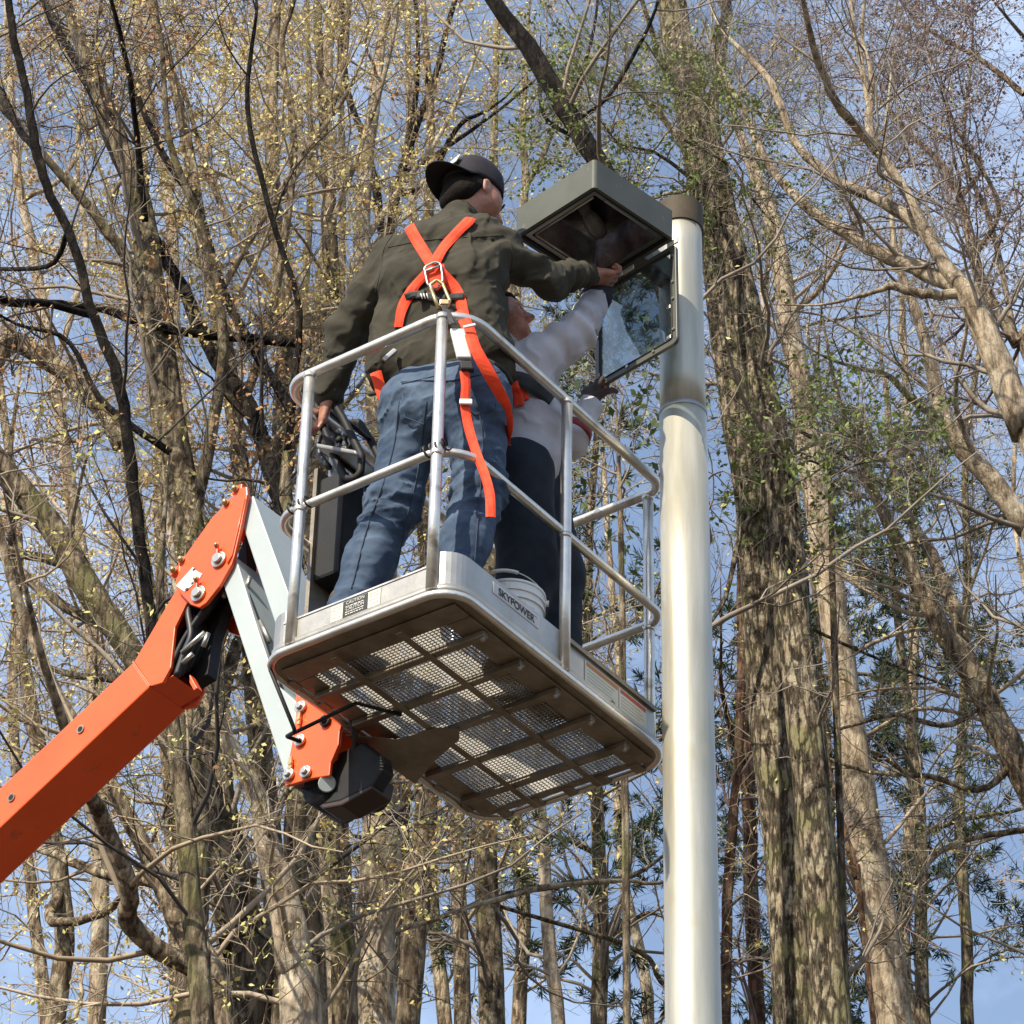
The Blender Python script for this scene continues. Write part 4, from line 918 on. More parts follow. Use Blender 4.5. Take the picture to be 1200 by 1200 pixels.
# ================================================================== trees
def barkmat(name, c1, c2, c3, sc=7, moss=None, crack=.45):
    M = bpy.data.materials.new(name); M.use_nodes = True; t = M.node_tree; b = t.nodes['Principled BSDF']; b.inputs['Roughness'].default_value = .92; b.inputs['Specular IOR Level'].default_value = .15
    tcn = t.nodes.new('ShaderNodeTexCoord'); mpn = t.nodes.new('ShaderNodeMapping'); mpn.inputs['Scale'].default_value = (1, 1, .22); t.links.new(tcn.outputs['Object'], mpn.inputs[0])
    n = t.nodes.new('ShaderNodeTexNoise'); n.inputs['Scale'].default_value = sc*3; n.inputs['Detail'].default_value = 9; n.inputs['Roughness'].default_value = .7; t.links.new(mpn.outputs[0], n.inputs[0])
    r = t.nodes.new('ShaderNodeValToRGB'); r.color_ramp.elements[0].position = .42; r.color_ramp.elements[0].color = (*c1, 1); r.color_ramp.elements[1].position = .57; r.color_ramp.elements[1].color = (*c2, 1); t.links.new(n.outputs[0], r.inputs[0])
    n2 = t.nodes.new('ShaderNodeTexNoise'); n2.inputs['Scale'].default_value = sc*.75; n2.inputs['Detail'].default_value = 8; n2.inputs['Roughness'].default_value = .75; t.links.new(tcn.outputs['Object'], n2.inputs[0])
    r2 = t.nodes.new('ShaderNodeValToRGB'); r2.color_ramp.elements[0].position = .50; r2.color_ramp.elements[1].position = .60; t.links.new(n2.outputs[0], r2.inputs[0])
    m_ = t.nodes.new('ShaderNodeMix'); m_.data_type = 'RGBA'; m_.inputs[7].default_value = (*c3, 1); t.links.new(r2.outputs[0], m_.inputs[0]); t.links.new(r.outputs[0], m_.inputs[6])
    last = m_.outputs[2]
    if moss:
        n3 = t.nodes.new('ShaderNodeTexNoise'); n3.inputs['Scale'].default_value = sc*.4; n3.inputs['Detail'].default_value = 5; t.links.new(tcn.outputs['Object'], n3.inputs[0])
        r3 = t.nodes.new('ShaderNodeValToRGB'); r3.color_ramp.elements[0].position = .52; r3.color_ramp.elements[1].position = .64; t.links.new(n3.outputs[0], r3.inputs[0])
        m3 = t.nodes.new('ShaderNodeMix'); m3.data_type = 'RGBA'; m3.inputs[7].default_value = (*moss, 1); t.links.new(r3.outputs[0], m3.inputs[0]); t.links.new(last, m3.inputs[6]); last = m3.outputs[2]
    vn = t.nodes.new('ShaderNodeTexVoronoi'); vn.feature = 'DISTANCE_TO_EDGE'; vn.inputs['Scale'].default_value = sc*1.9; vn.inputs['Randomness'].default_value = 1
    va = t.nodes.new('ShaderNodeVectorMath'); va.operation = 'MULTIPLY_ADD'; va.inputs[1].default_value = (.10, .10, .10); t.links.new(n.outputs['Color'], va.inputs[0]); t.links.new(mpn.outputs[0], va.inputs[2]); t.links.new(va.outputs[0], vn.inputs['Vector'])
    vr = t.nodes.new('ShaderNodeMapRange'); vr.inputs[2].default_value = .16; vr.inputs[3].default_value = crack; vr.inputs[4].default_value = 1; t.links.new(vn.outputs['Distance'], vr.inputs[0])
    mc = t.nodes.new('ShaderNodeMix'); mc.data_type = 'RGBA'; mc.inputs[6].default_value = (c1[0]*.5, c1[1]*.5, c1[2]*.5, 1); t.links.new(vr.outputs[0], mc.inputs[0]); t.links.new(last, mc.inputs[7]); last = mc.outputs[2]
    t.links.new(last, b.inputs['Base Color'])
    bp = t.nodes.new('ShaderNodeBump'); bp.inputs['Distance'].default_value = .06; bp.inputs['Strength'].default_value = 1; t.links.new(n.outputs[0], bp.inputs['Height']); t.links.new(bp.outputs[0], b.inputs['Normal'])
    ad = t.nodes.new('ShaderNodeMath'); ad.operation = 'MULTIPLY_ADD'; ad.inputs[1].default_value = .8*(1-crack); t.links.new(vr.outputs[0], ad.inputs[0]); t.links.new(n.outputs[0], ad.inputs[2]); t.links.new(ad.outputs[0], bp.inputs['Height'])
    return M
BK = dict(
 tan=barkmat('tan_lichen_bark', (.10, .070, .045), (.44, .33, .215), (.52, .44, .30)),
 pale=barkmat('pale_smooth_bark', (.18, .13, .085), (.54, .43, .30), (.62, .53, .39), 5, crack=.7),
 grey=barkmat('grey_brown_bark', (.055, .040, .027), (.29, .22, .145), (.42, .35, .23), moss=(.20, .18, .085)),
 dark=barkmat('near_black_bark', (.010, .008, .007), (.030, .024, .019), (.075, .058, .042)),  # near black tone for the darkest limbs
 red=barkmat('reddish_pine_bark', (.06, .032, .02), (.21, .115, .07), (.27, .19, .12)),
 oak=barkmat('furrowed_oak_bark', (.065, .048, .032), (.42, .33, .22), (.52, .45, .31), 9, moss=(.28, .25, .13), crack=.2))
twg = dict(
 tan=mat('tan_twig', (.22, .165, .11), .9, 0, (.38, .30, .20), 3), grey=mat('grey_twig', (.15, .12, .09), .9, 0, (.29, .24, .185), 3),
 dark=mat('dark_twig', (.022, .018, .015), .9, 0, (.06, .046, .036), 3), red=mat('reddish_twig', (.11, .07, .06), .9, 0, (.20, .135, .12), 3), pale=mat('pale_twig', (.28, .22, .16), .9, 0, (.44, .36, .27), 3))
twg['oak'] = twg['grey']
LF = dict(
 yellow=mat('yellow_brown_bud', (.55, .42, .13), .8, 0, (.84, .72, .36), 2.5, trans=.15, spec=.1),
 rust=mat('rust_brown_leaf', (.34, .17, .08), .8, 0, (.55, .36, .18), 2.5, trans=.12, spec=.1),
 olive=mat('olive_yellow_bud', (.42, .37, .12), .8, 0, (.66, .60, .26), 2.5, trans=.15, spec=.1),
 green=mat('fresh_green_leaf', (.12, .16, .045), .7, 0, (.24, .29, .09), 2.5, trans=.15, spec=.2),
 pine=mat('pine_needle', (.028, .048, .020), .7, 0, (.060, .085, .035), 2.5, trans=.1, spec=.2),
 holly=mat('waxy_evergreen_leaf', (.045, .075, .020), .45, 0, (.12, .16, .045), 2.5, trans=.15, spec=.4),
 mauve=mat('mauve_brown_bud', (.20, .13, .11), .8, 0, (.33, .24, .20), 2.5, trans=.12, spec=.1))
def frames(T):
    ref = np.where(np.abs(T[..., 2:3]) > .8, np.array([1., 0, 0]), np.array([0, 0, 1.])); x = np.cross(T, ref); x /= np.linalg.norm(x, axis=-1, keepdims=True)+1e-12
    return x, np.cross(T, x)
def tubes_np(P, Rr, s):
    """P (M,N,3), Rr (M,N) -> vertices, quads"""
    M_, N_, _ = P.shape; T = np.empty_like(P); T[:, 1:-1] = P[:, 2:]-P[:, :-2]; T[:, 0] = P[:, 1]-P[:, 0]; T[:, -1] = P[:, -1]-P[:, -2]; T /= np.linalg.norm(T, axis=-1, keepdims=True)+1e-12
    Tm = T.mean(1, keepdims=True); Tm /= np.linalg.norm(Tm, axis=-1, keepdims=True)+1e-9; x, _ = frames(Tm); x = np.repeat(x, N_, 1)
    x = x-T*(x*T).sum(-1, keepdims=True); x /= np.linalg.norm(x, axis=-1, keepdims=True)+1e-12; y = np.cross(T, x)
    a = np.arange(s)/s*2*np.pi
    V = P[:, :, None]+Rr[:, :, None, None]*(np.cos(a)[:, None]*x[:, :, None]+np.sin(a)[:, None]*y[:, :, None])
    base = (np.arange(M_)*N_*s)[:, None, None]; i = (np.arange(N_-1)*s)[None, :, None]; k = np.arange(s)[None, None]; l = (k+1) % s
    Q = np.stack([base+i+k, base+i+l, base+i+s+l, base+i+s+k], -1).reshape(-1, 4)
    return V.reshape(-1, 3), Q
def spawn(P, Rr, count, t0, t1, length, ang, up, wig, npt, rr, rend, r_cap=1e9, minr=0):
    """children of each parent (M,N,3) -> (K,npt,3),(K,npt)"""
    M_, N_, _ = P.shape
    if M_ == 0: return np.zeros((0, npt, 3)), np.zeros((0, npt))
    mi = np.repeat(np.arange(M_), count); K = len(mi); t = rng.uniform(t0, t1, K)*(N_-1.001); i = t.astype(int); f = (t-i)[:, None]
    p0 = P[mi, i]*(1-f)+P[mi, i+1]*f; tg = P[mi, i+1]-P[mi, i]; tg /= np.linalg.norm(tg, axis=1, keepdims=True)+1e-12; r0 = Rr[mi, i]*(1-f[:, 0])+Rr[mi, i+1]*f[:, 0]
    x, y = frames(tg); ph = rng.uniform(0, 6.283, K)[:, None]; perp = np.cos(ph)*x+np.sin(ph)*y
    an = np.radians(rng.uniform(ang[0], ang[1], K))[:, None]; d = np.cos(an)*tg+np.sin(an)*perp
    Lg = rng.uniform(length[0], length[1], K)*(1-.45*t/(N_-1)); R0 = np.minimum(np.maximum(r0*rng.uniform(rr[0], rr[1], K), minr), r_cap)
    O = np.empty((K, npt, 3)); O[:, 0] = p0
    for s_ in range(1, npt):
        d = d+rng.normal(size=(K, 3))*wig+np.array([0, 0, up]); d /= np.linalg.norm(d, axis=1, keepdims=True); O[:, s_] = O[:, s_-1]+d*(Lg/(npt-1))[:, None]
    return O, R0[:, None]*np.linspace(1, rend, npt)[None]
def cull(P, Rr, mg=190):
    if len(P) == 0: return P, Rr
    c = P[:, P.shape[1]//2]; x, y, z = proj(c); k = (x > -mg) & (x < 1200+mg) & (y > -mg*.5) & (y < 1200+mg*.5); return P[k], Rr[k]
def leaf_quads(P, per, size, jit, shape=.55):
    """small folded leaves: two triangles' worth of one kite each"""
    if len(P) == 0: return np.zeros((0, 3)), np.zeros((0, 4), int)
    K = len(P)*per; mi = np.repeat(np.arange(len(P)), per); t = rng.uniform(.5, 1, K)*(P.shape[1]-1.001); i = t.astype(int); f = (t-i)[:, None]
    c = P[mi, i]*(1-f)+P[mi, i+1]*f+rng.normal(size=(K, 3))*jit
    d = rng.normal(size=(K, 3)); d /= np.linalg.norm(d, axis=1, keepdims=True); x, y = frames(d); s_ = rng.uniform(.4, 1.35, K)[:, None]*size
    ph = rng.uniform(0, 6.28, K)[:, None]; b = np.cos(ph)*x+np.sin(ph)*y; n_ = np.cross(d, b)
    V = np.stack([c, c+d*s_*.5+b*s_*shape*.5+n_*s_*.10, c+d*s_, c+d*s_*.5-b*s_*shape*.5+n_*s_*.10], 1).reshape(-1, 3)
    return V, np.arange(K*4).reshape(-1, 4)
def path3(pts, Y, dy=0., jit=0.):
    """picture polyline (x, y, width) at distance Y (ramping by dy) -> 3-D points and radii"""
    P, Rr = [], []
    for i, (x, y, wd) in enumerate(pts):
        yy = Y+dy*i/max(1, len(pts)-1); p = atY(x, y, yy); P.append(p); z = proj(p)[2]; Rr.append(wd/FOC*z/2)
    return np.array(P), np.array(Rr)
def smooth_path(P, Rr, n, wob=.0):
    X = bez(list(np.concatenate([P, Rr[:, None]], 1)), n); Q, R2 = X[:, :3].copy(), np.maximum(X[:, 3].copy(), .003)
    if wob: Q[1:-1] += rng.normal(size=(n-2, 3))*wob*R2[1:-1, None]
    return Q, R2
def rough_tube(name, P, Rr, s, material, parent, amp=.06, fur=0, label=None):
    V, Q = tubes_np(P[None], Rr[None], s); N_ = len(P); V = V.reshape(N_, s, 3); c = P[:, None]; dr = V-c
    a = np.arange(s)/s*2*np.pi; L_ = np.concatenate([[0], np.cumsum(np.linalg.norm(np.diff(P, axis=0), axis=1))])
    k = 1+amp*(np.sin(3*a[None]+1.3*np.sin(L_*1.1)[:, None]+rng.uniform(0, 6))+.8*np.sin(2*a[None]+L_[:, None]*1.7))*.5
    if fur: k = k+fur*(np.abs(np.sin(a[None]*s*.25+1.5*np.sin(L_*2.3)[:, None]))-.5)+rng.normal(size=(N_, s))*fur*.35
    V = (c+dr*k[..., None]).reshape(-1, 3); return mk_np(name, V, Q, material, parent, label=label)
def tree(Y, trunk, limbs=(), bark='tan', label='', cat='tree', group=None, leaf=None, lsize=.035, lper=3, dens=1.0, l1=(1.2, 3.2), up=.10, kind='bare', fur=0, tr0=0., twig=None, name='tree', l3n=5, yr=(-150, 1350), grow_top=True, limb_bark=None):
    P, Rr = path3(trunk, Y)
    z = proj(P[0])[2]
    # on down to the ground, and on up past the picture
    lo = P[0].copy(); sl = (P[1]-P[0])/(P[1][2]-P[0][2]+1e-6) if P[1][2] != P[0][2] else A(0, 0, 1); sl = A(np.clip(sl[0], -.35, .35), np.clip(sl[1], -.3, .3), 1)
    g0 = A(lo[0]-sl[0]*lo[2]*.55, lo[1]-sl[1]*lo[2]*.55, -.1); gm = (g0*.45+lo*.55)+A(-sl[0]*.6, 0, 0); r0 = Rr[0]
    Pt = [g0, g0*.96+lo*.04, gm]+list(P); Rt = [r0*1.75, r0*1.35, r0*1.12]+list(Rr)
    if trunk[-1][1] < 40 and grow_top:
        d = nrm(P[-1]-P[-2]); Pt += [P[-1]+d*1.6+A(.1, 0, .1), P[-1]+d*3.4+A(0, .2, .6)]; Rt += [Rr[-1]*.75, Rr[-1]*.35]
    if not (trunk[-1][1] < 40 and grow_top):
        d = nrm(nrm(P[-1]-P[-2])+A(0, 0, .2)); Pt += [P[-1]+d*.8, P[-1]+d*1.9+A(.15, 0, 0)]; Rt += [Rr[-1]*.6, .005]
    nT = 44; Q, R_ = smooth_path(np.array(Pt), np.array(Rt), nT, .05)
    root = thing(name, (g0[0], g0[1], 0), label, cat, group)
    bm = BK[bark]; rough_tube('trunk', Q, R_, 20 if R_.max() > .12 else 12, bm, root, .10, fur)
    main = [(Q[6:], R_[6:])]
    for lm in limbs:
        dy = rng.uniform(-1.2, 1.2); lp, lr = path3(lm, Y, dy)
        tr0_, _ = Q, 0; dmin = np.linalg.norm(Q-lp[0], axis=1); k = dmin.argmin()
        if dmin[k] < 1.2: lp[0] = Q[k]
        de = nrm(nrm(lp[-1]-lp[-2])+A(0, 0, .25)+rng.normal(size=3)*.12); ex = min(1.6, 45*lr[-1])
        lp = np.concatenate([lp, [lp[-1]+de*ex*.5, lp[-1]+de*ex+A(0, 0, .15)*ex]]); lr = np.concatenate([lr, [lr[-1]*.55, .004]])
        q, r_ = smooth_path(lp, lr, max(12, len(lm)*5+4), .12)
        rough_tube('limb', q, r_, 10, BK[limb_bark or bark], root, .08); main.append((q, r_))
    # branches
    B1, BR1 = [], []
    for q, r_ in main:
        x, y, _ = proj(q); vis = (x > -300) & (x < 1500) & (y > yr[0]) & (y < yr[1])
        if vis.sum() < 2: continue
        i0, i1 = np.argmax(vis), len(vis)-np.argmax(vis[::-1]); q2, r2 = q[max(i0-1, 0):i1+1], r_[max(i0-1, 0):i1+1]
        ln = np.linalg.norm(np.diff(q2, axis=0), axis=1).sum(); cnt = max(2, int(ln*1.9*dens*(.72 if x.mean() < 640 else .85)))
        if q is main[0][0]: cnt = int(cnt*(1-tr0)) if tr0 else cnt
        X = np.linspace(0, len(q2)-1, 20); ii = np.minimum(X.astype(int), len(q2)-2); ff = (X-ii)[:, None]; q3 = q2[ii]*(1-ff)+q2[ii+1]*ff; r3 = r2[ii]*(1-ff[:, 0])+r2[ii+1]*ff[:, 0]
        if cnt: a, b = spawn(q3[None], r3[None], cnt, .02, 1, l1, (35, 80), up*.6, .19, 9, (.20, .38), .22, .023, .008); B1.append(a); BR1.append(b)
    if not B1: return root
    b1, r1 = np.concatenate(B1), np.concatenate(BR1); b1, r1 = cull(b1, r1, 300)
    if kind == 'bare':
        b2, r2 = cull(*spawn(b1, r1, 7, .15, 1, (.5, 1.3), (30, 75), up*.5, .30, 6, (.4, .6), .3, .012, .0040))
        b3, r3 = cull(*spawn(b2, r2, l3n, .1, 1, (.2, .6), (30, 75), up*.4, .32, 4, (.5, .7), .4, .005, .0025))
        g = [tubes_np(b1, r1, 5), tubes_np(b2, r2, 3), tubes_np(b3, r3, 3)]
        lw = b3
    else:                                                       # needles in flat sprays
        b2, r2 = cull(*spawn(b1, r1, 7, .3, 1, (.25, .7), (30, 70), .02, .12, 4, (.4, .6), .4, .010, .004))
        g = [tubes_np(b1, r1, 5), tubes_np(b2, r2, 3)]; lw = b2
    V = []; Qs = []; n = 0
    for v, q in g: V.append(v); Qs.append(q+n); n += len(v)
    if n: mk_np('branches', np.concatenate(V), np.concatenate(Qs), twg[twig or bark], root, kind='stuff')
    if leaf:
        if kind == 'bare':
            keep = rng.random(len(lw)) < (.42 if lper > 1 else .3); v, q = leaf_quads(lw[keep], int(lper*4.5), lsize*1.15, lsize*.8)
        else:
            v, q = needles(lw, lper, lsize)
        if len(q): mk_np('leaves' if kind == 'bare' else 'needles', v, q, LF[leaf], root, smooth=False, kind='stuff')
    return root
def needles(P, per, size):
    """tufts: each a fan of thin blades round the tip of a shoot"""
    K = len(P)*per; mi = np.repeat(np.arange(len(P)), per); t = rng.uniform(.35, 1, K)*(P.shape[1]-1.001); i = t.astype(int); f = (t-i)[:, None]; c = P[mi, i]*(1-f)+P[mi, i+1]*f
    tg = P[mi, i+1]-P[mi, i]; tg /= np.linalg.norm(tg, axis=1, keepdims=True)+1e-12; nb = 7
    c = np.repeat(c, nb, 0); tg = np.repeat(tg, nb, 0); d = tg*.9+rng.normal(size=c.shape)*.75; d /= np.linalg.norm(d, axis=1, keepdims=True); x, y = frames(d); s_ = rng.uniform(.6, 1.2, len(c))[:, None]*size; ph = rng.uniform(0, 6.28, len(c))[:, None]; b = np.cos(ph)*x+np.sin(ph)*y
    V = np.stack([c, c+d*s_*.5+b*s_*.06, c+d*s_, c+d*s_*.5-b*s_*.06], 1).reshape(-1, 3); return V, np.arange(len(c)*4).reshape(-1, 4)

T = tree
# ---- right of the lamp post
T(19, [(936, 1200, 52), (921, 1000, 50), (901, 800, 48), (882, 600, 43), (860, 450, 40), (842, 310, 37), (818, 170, 40), (798, 60, 37), (786, 0, 32)],
  [[(812, 130, 10), (800, 110, 12), (778, 78, 9), (768, 48, 7)], [(826, 180, 20), (838, 110, 17), (846, 50, 15), (850, 0, 13)], [(870, 470, 6), (930, 500, 5), (1000, 540, 4)], [(905, 720, 5), (1000, 760, 4), (1100, 800, 3)]],
  'oak', 'thickest furrowed tree rising straight behind the lamp post, forked at its top', leaf='olive', lper=1, lsize=.03, dens=.75, fur=.06, l1=(.8, 2.4))
T(18.5, [(976, 1200, 46), (958, 980, 44), (934, 760, 42), (910, 560, 38), (882, 400, 34), (862, 300, 28), (850, 230, 20)], [[(905, 560, 8), (870, 620, 7), (850, 700, 6)]],
  'oak', 'rough barked tree grown tight against the right side of the thickest tree', leaf='olive', lper=1, lsize=.03, dens=.55, fur=.06, l1=(.8, 2.2), grow_top=False)
T(22, [(1046, 1200, 46), (1030, 1080, 42), (1010, 950, 40), (990, 800, 36), (966, 650, 32), (942, 480, 28), (925, 380, 26), (908, 270, 20), (880, 190, 14), (862, 140, 9)],
  [[(925, 380, 10), (960, 340, 7), (985, 300, 5)], [(985, 780, 6), (1060, 740, 5), (1150, 735, 4)], [(1000, 880, 5), (1080, 830, 5), (1170, 850, 4)]],
  'pale', 'slender pale mottled tree leaning left, second trunk to the right of the lamp post', leaf='olive', lper=1, lsize=.03, dens=.9)
T(17, [(1240, 590, 40), (1200, 500, 38), (1168, 420, 34), (1140, 355, 30), (1100, 300, 16), (1062, 225, 12), (1022, 165, 11), (1018, 120, 8), (1006, 60, 6), (996, 0, 4)],
  [[(1136, 350, 22), (1075, 315, 19), (1010, 285, 16), (950, 245, 13), (905, 200, 10), (880, 150, 8), (850, 90, 5)],
   [(1120, 322, 17), (1075, 265, 16), (1020, 230, 13), (970, 205, 12), (930, 165, 10), (905, 100, 9), (880, 70, 7), (850, 40, 4)],
   [(1030, 170, 12), (1005, 150, 11), (980, 120, 10), (958, 70, 9), (945, 20, 7)], [(1020, 150, 8), (1022, 90, 7), (1010, 40, 5), (1018, -30, 3)],
   [(1125, 352, 13), (1085, 345, 12), (1045, 335, 10), (1030, 340, 6)], [(1045, 225, 6), (1032, 205, 6), (1030, 190, 4)]],
  'pale', 'pale barked tree entering from the right edge, its limbs fanning up and left', leaf=None, dens=1.1, twig='grey', l1=(.8, 2.4))
T(20, [(1235, 700, 30), (1200, 615, 27), (1160, 560, 25), (1110, 500, 23), (1092, 430, 16), (1075, 370, 12), (1050, 300, 9), (1045, 250, 7)],
  [[(1105, 500, 14), (1072, 470, 10), (1040, 440, 7), (1000, 430, 5)], [(1105, 495, 10), (1070, 520, 9), (1035, 538, 8)], [(1150, 540, 8), (1120, 470, 6), (1130, 400, 5)]],
  'pale', 'pale tree with a kinked trunk at the right edge below the fanning limbs', leaf='mauve', lper=1, dens=1.0, twig='grey')
T(21, [(1300, 1080, 42), (1230, 960, 38), (1180, 870, 34), (1140, 790, 30), (1100, 730, 25), (1065, 660, 18), (1035, 600, 14), (1010, 540, 9)],
  [[(1145, 800, 22), (1120, 720, 18), (1095, 655, 15), (1062, 600, 12), (1045, 540, 9), (1040, 470, 7)], [(1160, 830, 9), (1110, 850, 7), (1050, 838, 6), (1000, 850, 4)], [(1195, 905, 10), (1150, 925, 8), (1090, 910, 7), (1020, 905, 5)], [(1210, 990, 9), (1150, 980, 7), (1100, 1000, 6), (1070, 1040, 4)]],
  'tan', 'lichen spotted tree leaning in from the lower right, forked above its middle', leaf='olive', lper=1, lsize=.03, dens=1.0)
T(26, [(1230, 480, 18), (1190, 400, 16), (1150, 330, 14), (1130, 250, 11), (1110, 200, 8), (1060, 150, 6)], [[(1190, 400, 7), (1160, 260, 7), (1130, 180, 5), (1140, 60, 3)], [(1200, 300, 7), (1170, 240, 6), (1120, 150, 4)], [(1200, 230, 6), (1150, 190, 5), (1090, 150, 3)], [(1200, 110, 8), (1150, 70, 6), (1080, 30, 4)], [(1215, 60, 6), (1180, 20, 4)]],
  'tan', 'thin mauve-budded tree filling the upper right corner', leaf='mauve', lper=3, lsize=.04, dens=2.2, twig='red', l1=(1.5, 3.4), name='tree')
T(24, [(850, 1200, 13), (856, 1000, 13), (866, 880, 11), (872, 700, 10), (878, 560, 8)], [], 'red', 'thin reddish trunk nearest to the right side of the lamp post', leaf='pine', kind='pine', lper=3, lsize=.10, dens=.8)
T(25, [(888, 1200, 19), (880, 1050, 18), (876, 900, 16), (870, 780, 13), (868, 650, 9)], [[(876, 890, 9), (858, 860, 7), (845, 800, 5)]], 'red', 'slim brown trunk between the reddish one and the thickest tree', leaf='pine', kind='pine', lper=3, lsize=.10, dens=.8)
T(20.5, [(1012, 1090, 7), (1004, 1030, 10), (997, 1000, 10), (990, 972, 5)], [], 'red', 'broken reddish snag leaning against the slender pale tree', dens=.3, l1=(.2, .5))
T(30, [(912, 1200, 12), (906, 1050, 11), (900, 900, 9), (905, 700, 7)], [], 'grey', 'thin grey trunk seen low between the slim brown trunk and the thickest tree', leaf='pine', kind='pine', lper=2, lsize=.11, dens=.8)
# ---- dark limb over the lamp head
T(16.5, [(808, 1200, 40), (806, 900, 36), (806, 600, 32), (800, 440, 28), (780, 340, 25), (740, 260, 24), (692, 175, 24), (655, 115, 23), (620, 55, 21), (575, -5, 17)], [[(690, 150, 6), (715, 110, 5), (745, 60, 5), (765, 20, 4), (775, -20, 3)], [(655, 170, 5), (640, 140, 5), (632, 95, 4)], [(662, 120, 5), (690, 60, 4), (700, 0, 3)]],
  'dark', 'dark leaning tree passing behind the lamp head up to the top edge', leaf='olive', lper=1, lsize=.03, dens=.5, twig='grey')
# ---- below and behind the platform
T(21, [(440, 1200, 50), (441, 1080, 47), (448, 960, 44), (452, 800, 38), (448, 600, 30), (440, 420, 26), (425, 300, 22), (428, 200, 17), (440, 110, 14), (452, 20, 10)], [[(448, 1110, 8), (500, 1080, 7), (560, 1060, 6), (640, 1040, 6), (720, 1032, 5), (770, 1035, 4)], [(430, 290, 9), (470, 220, 7), (520, 150, 5), (560, 60, 3)]],
  'pale', 'broad sunlit tan trunk under the rotator, left of the other trunks below the platform', leaf='yellow', lper=2, dens=.9)
T(22, [(478, 1200, 30), (486, 1080, 30), (498, 960, 27), (505, 850, 24), (500, 650, 20), (490, 480, 17), (500, 300, 13), (505, 160, 10), (498, 40, 8)], [], 'tan', 'narrow trunk just right of the broad sunlit trunk below the platform', leaf='yellow', lper=2, dens=1.0)
T(25, [(542, 1200, 20), (538, 1080, 19), (535, 960, 18), (540, 800, 16), (560, 600, 14), (590, 400, 11), (615, 230, 9), (612, 150, 8), (618, 60, 5)], [[(613, 215, 7), (640, 175, 6), (660, 120, 4)]], 'tan', 'thin leafy-budded trunk third from the left below the platform', leaf='olive', lper=2, dens=1.0)
T(24, [(578, 1200, 30), (572, 1080, 29), (568, 960, 27), (570, 800, 22), (580, 500, 14)], [[(575, 1060, 10), (610, 1045, 9), (670, 1035, 8), (730, 1030, 7)], [(690, 1050, 5), (740, 1110, 6), (775, 1150, 6)]], 'grey', 'straight double-looking trunk, rightmost of those below the platform', leaf='olive', lper=1, lsize=.03, dens=.7)
T(20, [(402, 1200, 36), (396, 1080, 35), (390, 960, 33), (384, 820, 30), (385, 600, 26), (392, 420, 22), (386, 260, 18), (380, 120, 14), (372, 20, 10)], [], 'grey', 'grey trunk directly below the orange jib end plate', leaf='yellow', lper=2, dens=.9)
T(17, [(352, 1210, 48), (345, 1130, 44), (330, 1050, 38), (312, 990, 30), (300, 930, 24), (262, 860, 20), (240, 800, 18)], [[(305, 985, 10), (322, 960, 9), (335, 930, 8), (348, 920, 5)], [(318, 1010, 9), (298, 1020, 9), (296, 1080, 9)]],
  'pale', 'crooked pale trunk with a short stub, bending up to the left below the jib', leaf='olive', lper=1, lsize=.03, dens=.7)
# ---- the thicket left of the platform
T(18, [(300, 1210, 62), (285, 1100, 58), (256, 960, 52), (240, 820, 48), (225, 680, 46), (208, 560, 44), (190, 450, 40), (176, 330, 32), (160, 220, 26), (120, 120, 20), (90, 40, 15)],
  [[(200, 500, 22), (178, 400, 18), (165, 330, 15), (110, 250, 12), (50, 180, 9), (-10, 110, 8)], [(215, 620, 18), (250, 500, 15), (262, 400, 13), (240, 280, 10), (200, 170, 8), (190, 60, 6)], [(250, 900, 16), (200, 850, 13), (150, 800, 11), (80, 790, 8)], [(245, 860, 18), (270, 780, 16), (300, 700, 14), (330, 600, 12)]],
  'grey', 'biggest grey trunk left of the jib, running from bottom to top of the photo', leaf='yellow', lper=2, dens=1.1, fur=.03)
T(17.4, [(222, 1210, 40), (226, 1080, 38), (230, 960, 35), (200, 840, 32), (150, 760, 30), (110, 700, 32), (70, 630, 30), (30, 580, 30), (-10, 530, 28)],
  [[(110, 690, 14), (70, 660, 12), (0, 640, 10)], [(150, 760, 14), (120, 735, 12), (60, 700, 12), (0, 640, 8)]],
  'grey', 'mossy trunk bending up to the left edge behind the upper part of the orange boom', leaf='olive', lper=1, lsize=.03, dens=.8)
T(16, [(260, 1240, 40), (238, 1130, 36), (205, 1080, 20), (180, 1020, 20), (140, 940, 20), (100, 870, 18), (60, 800, 15), (20, 700, 12), (0, 620, 9)], [[(168, 1200, 22), (158, 1090, 24), (150, 1040, 22), (120, 960, 20), (100, 920, 17)], [(160, 1050, 16), (110, 1020, 13), (60, 1000, 10)], [(150, 1030, 12), (175, 1000, 10), (200, 1060, 14)]],
  'tan', 'forked tan trunk leaning left beneath the orange boom', leaf='olive', lper=2, dens=.9)
T(15.5, [(240, 1240, 28), (228, 1090, 25), (215, 940, 22), (200, 830, 18)],
  [[(200, 830, 16), (182, 770, 16), (172, 690, 15), (162, 620, 15), (150, 520, 14), (137, 440, 14), (110, 370, 12), (88, 290, 11), (60, 230, 11), (42, 175, 12), (30, 100, 10), (15, 40, 10), (8, -20, 8)], [(42, 175, 9), (22, 150, 9), (0, 110, 9)], [(80, 270, 7), (60, 310, 6), (0, 315, 5)], [(110, 370, 9), (50, 355, 9), (0, 350, 9)], [(150, 520, 9), (120, 470, 8), (80, 400, 6), (20, 380, 4)]],
  'grey', 'tree with a nearly black sinuous stem climbing along the left side of the photo', leaf='rust', lper=1, dens=.9, twig='dark', grow_top=False, limb_bark='dark')
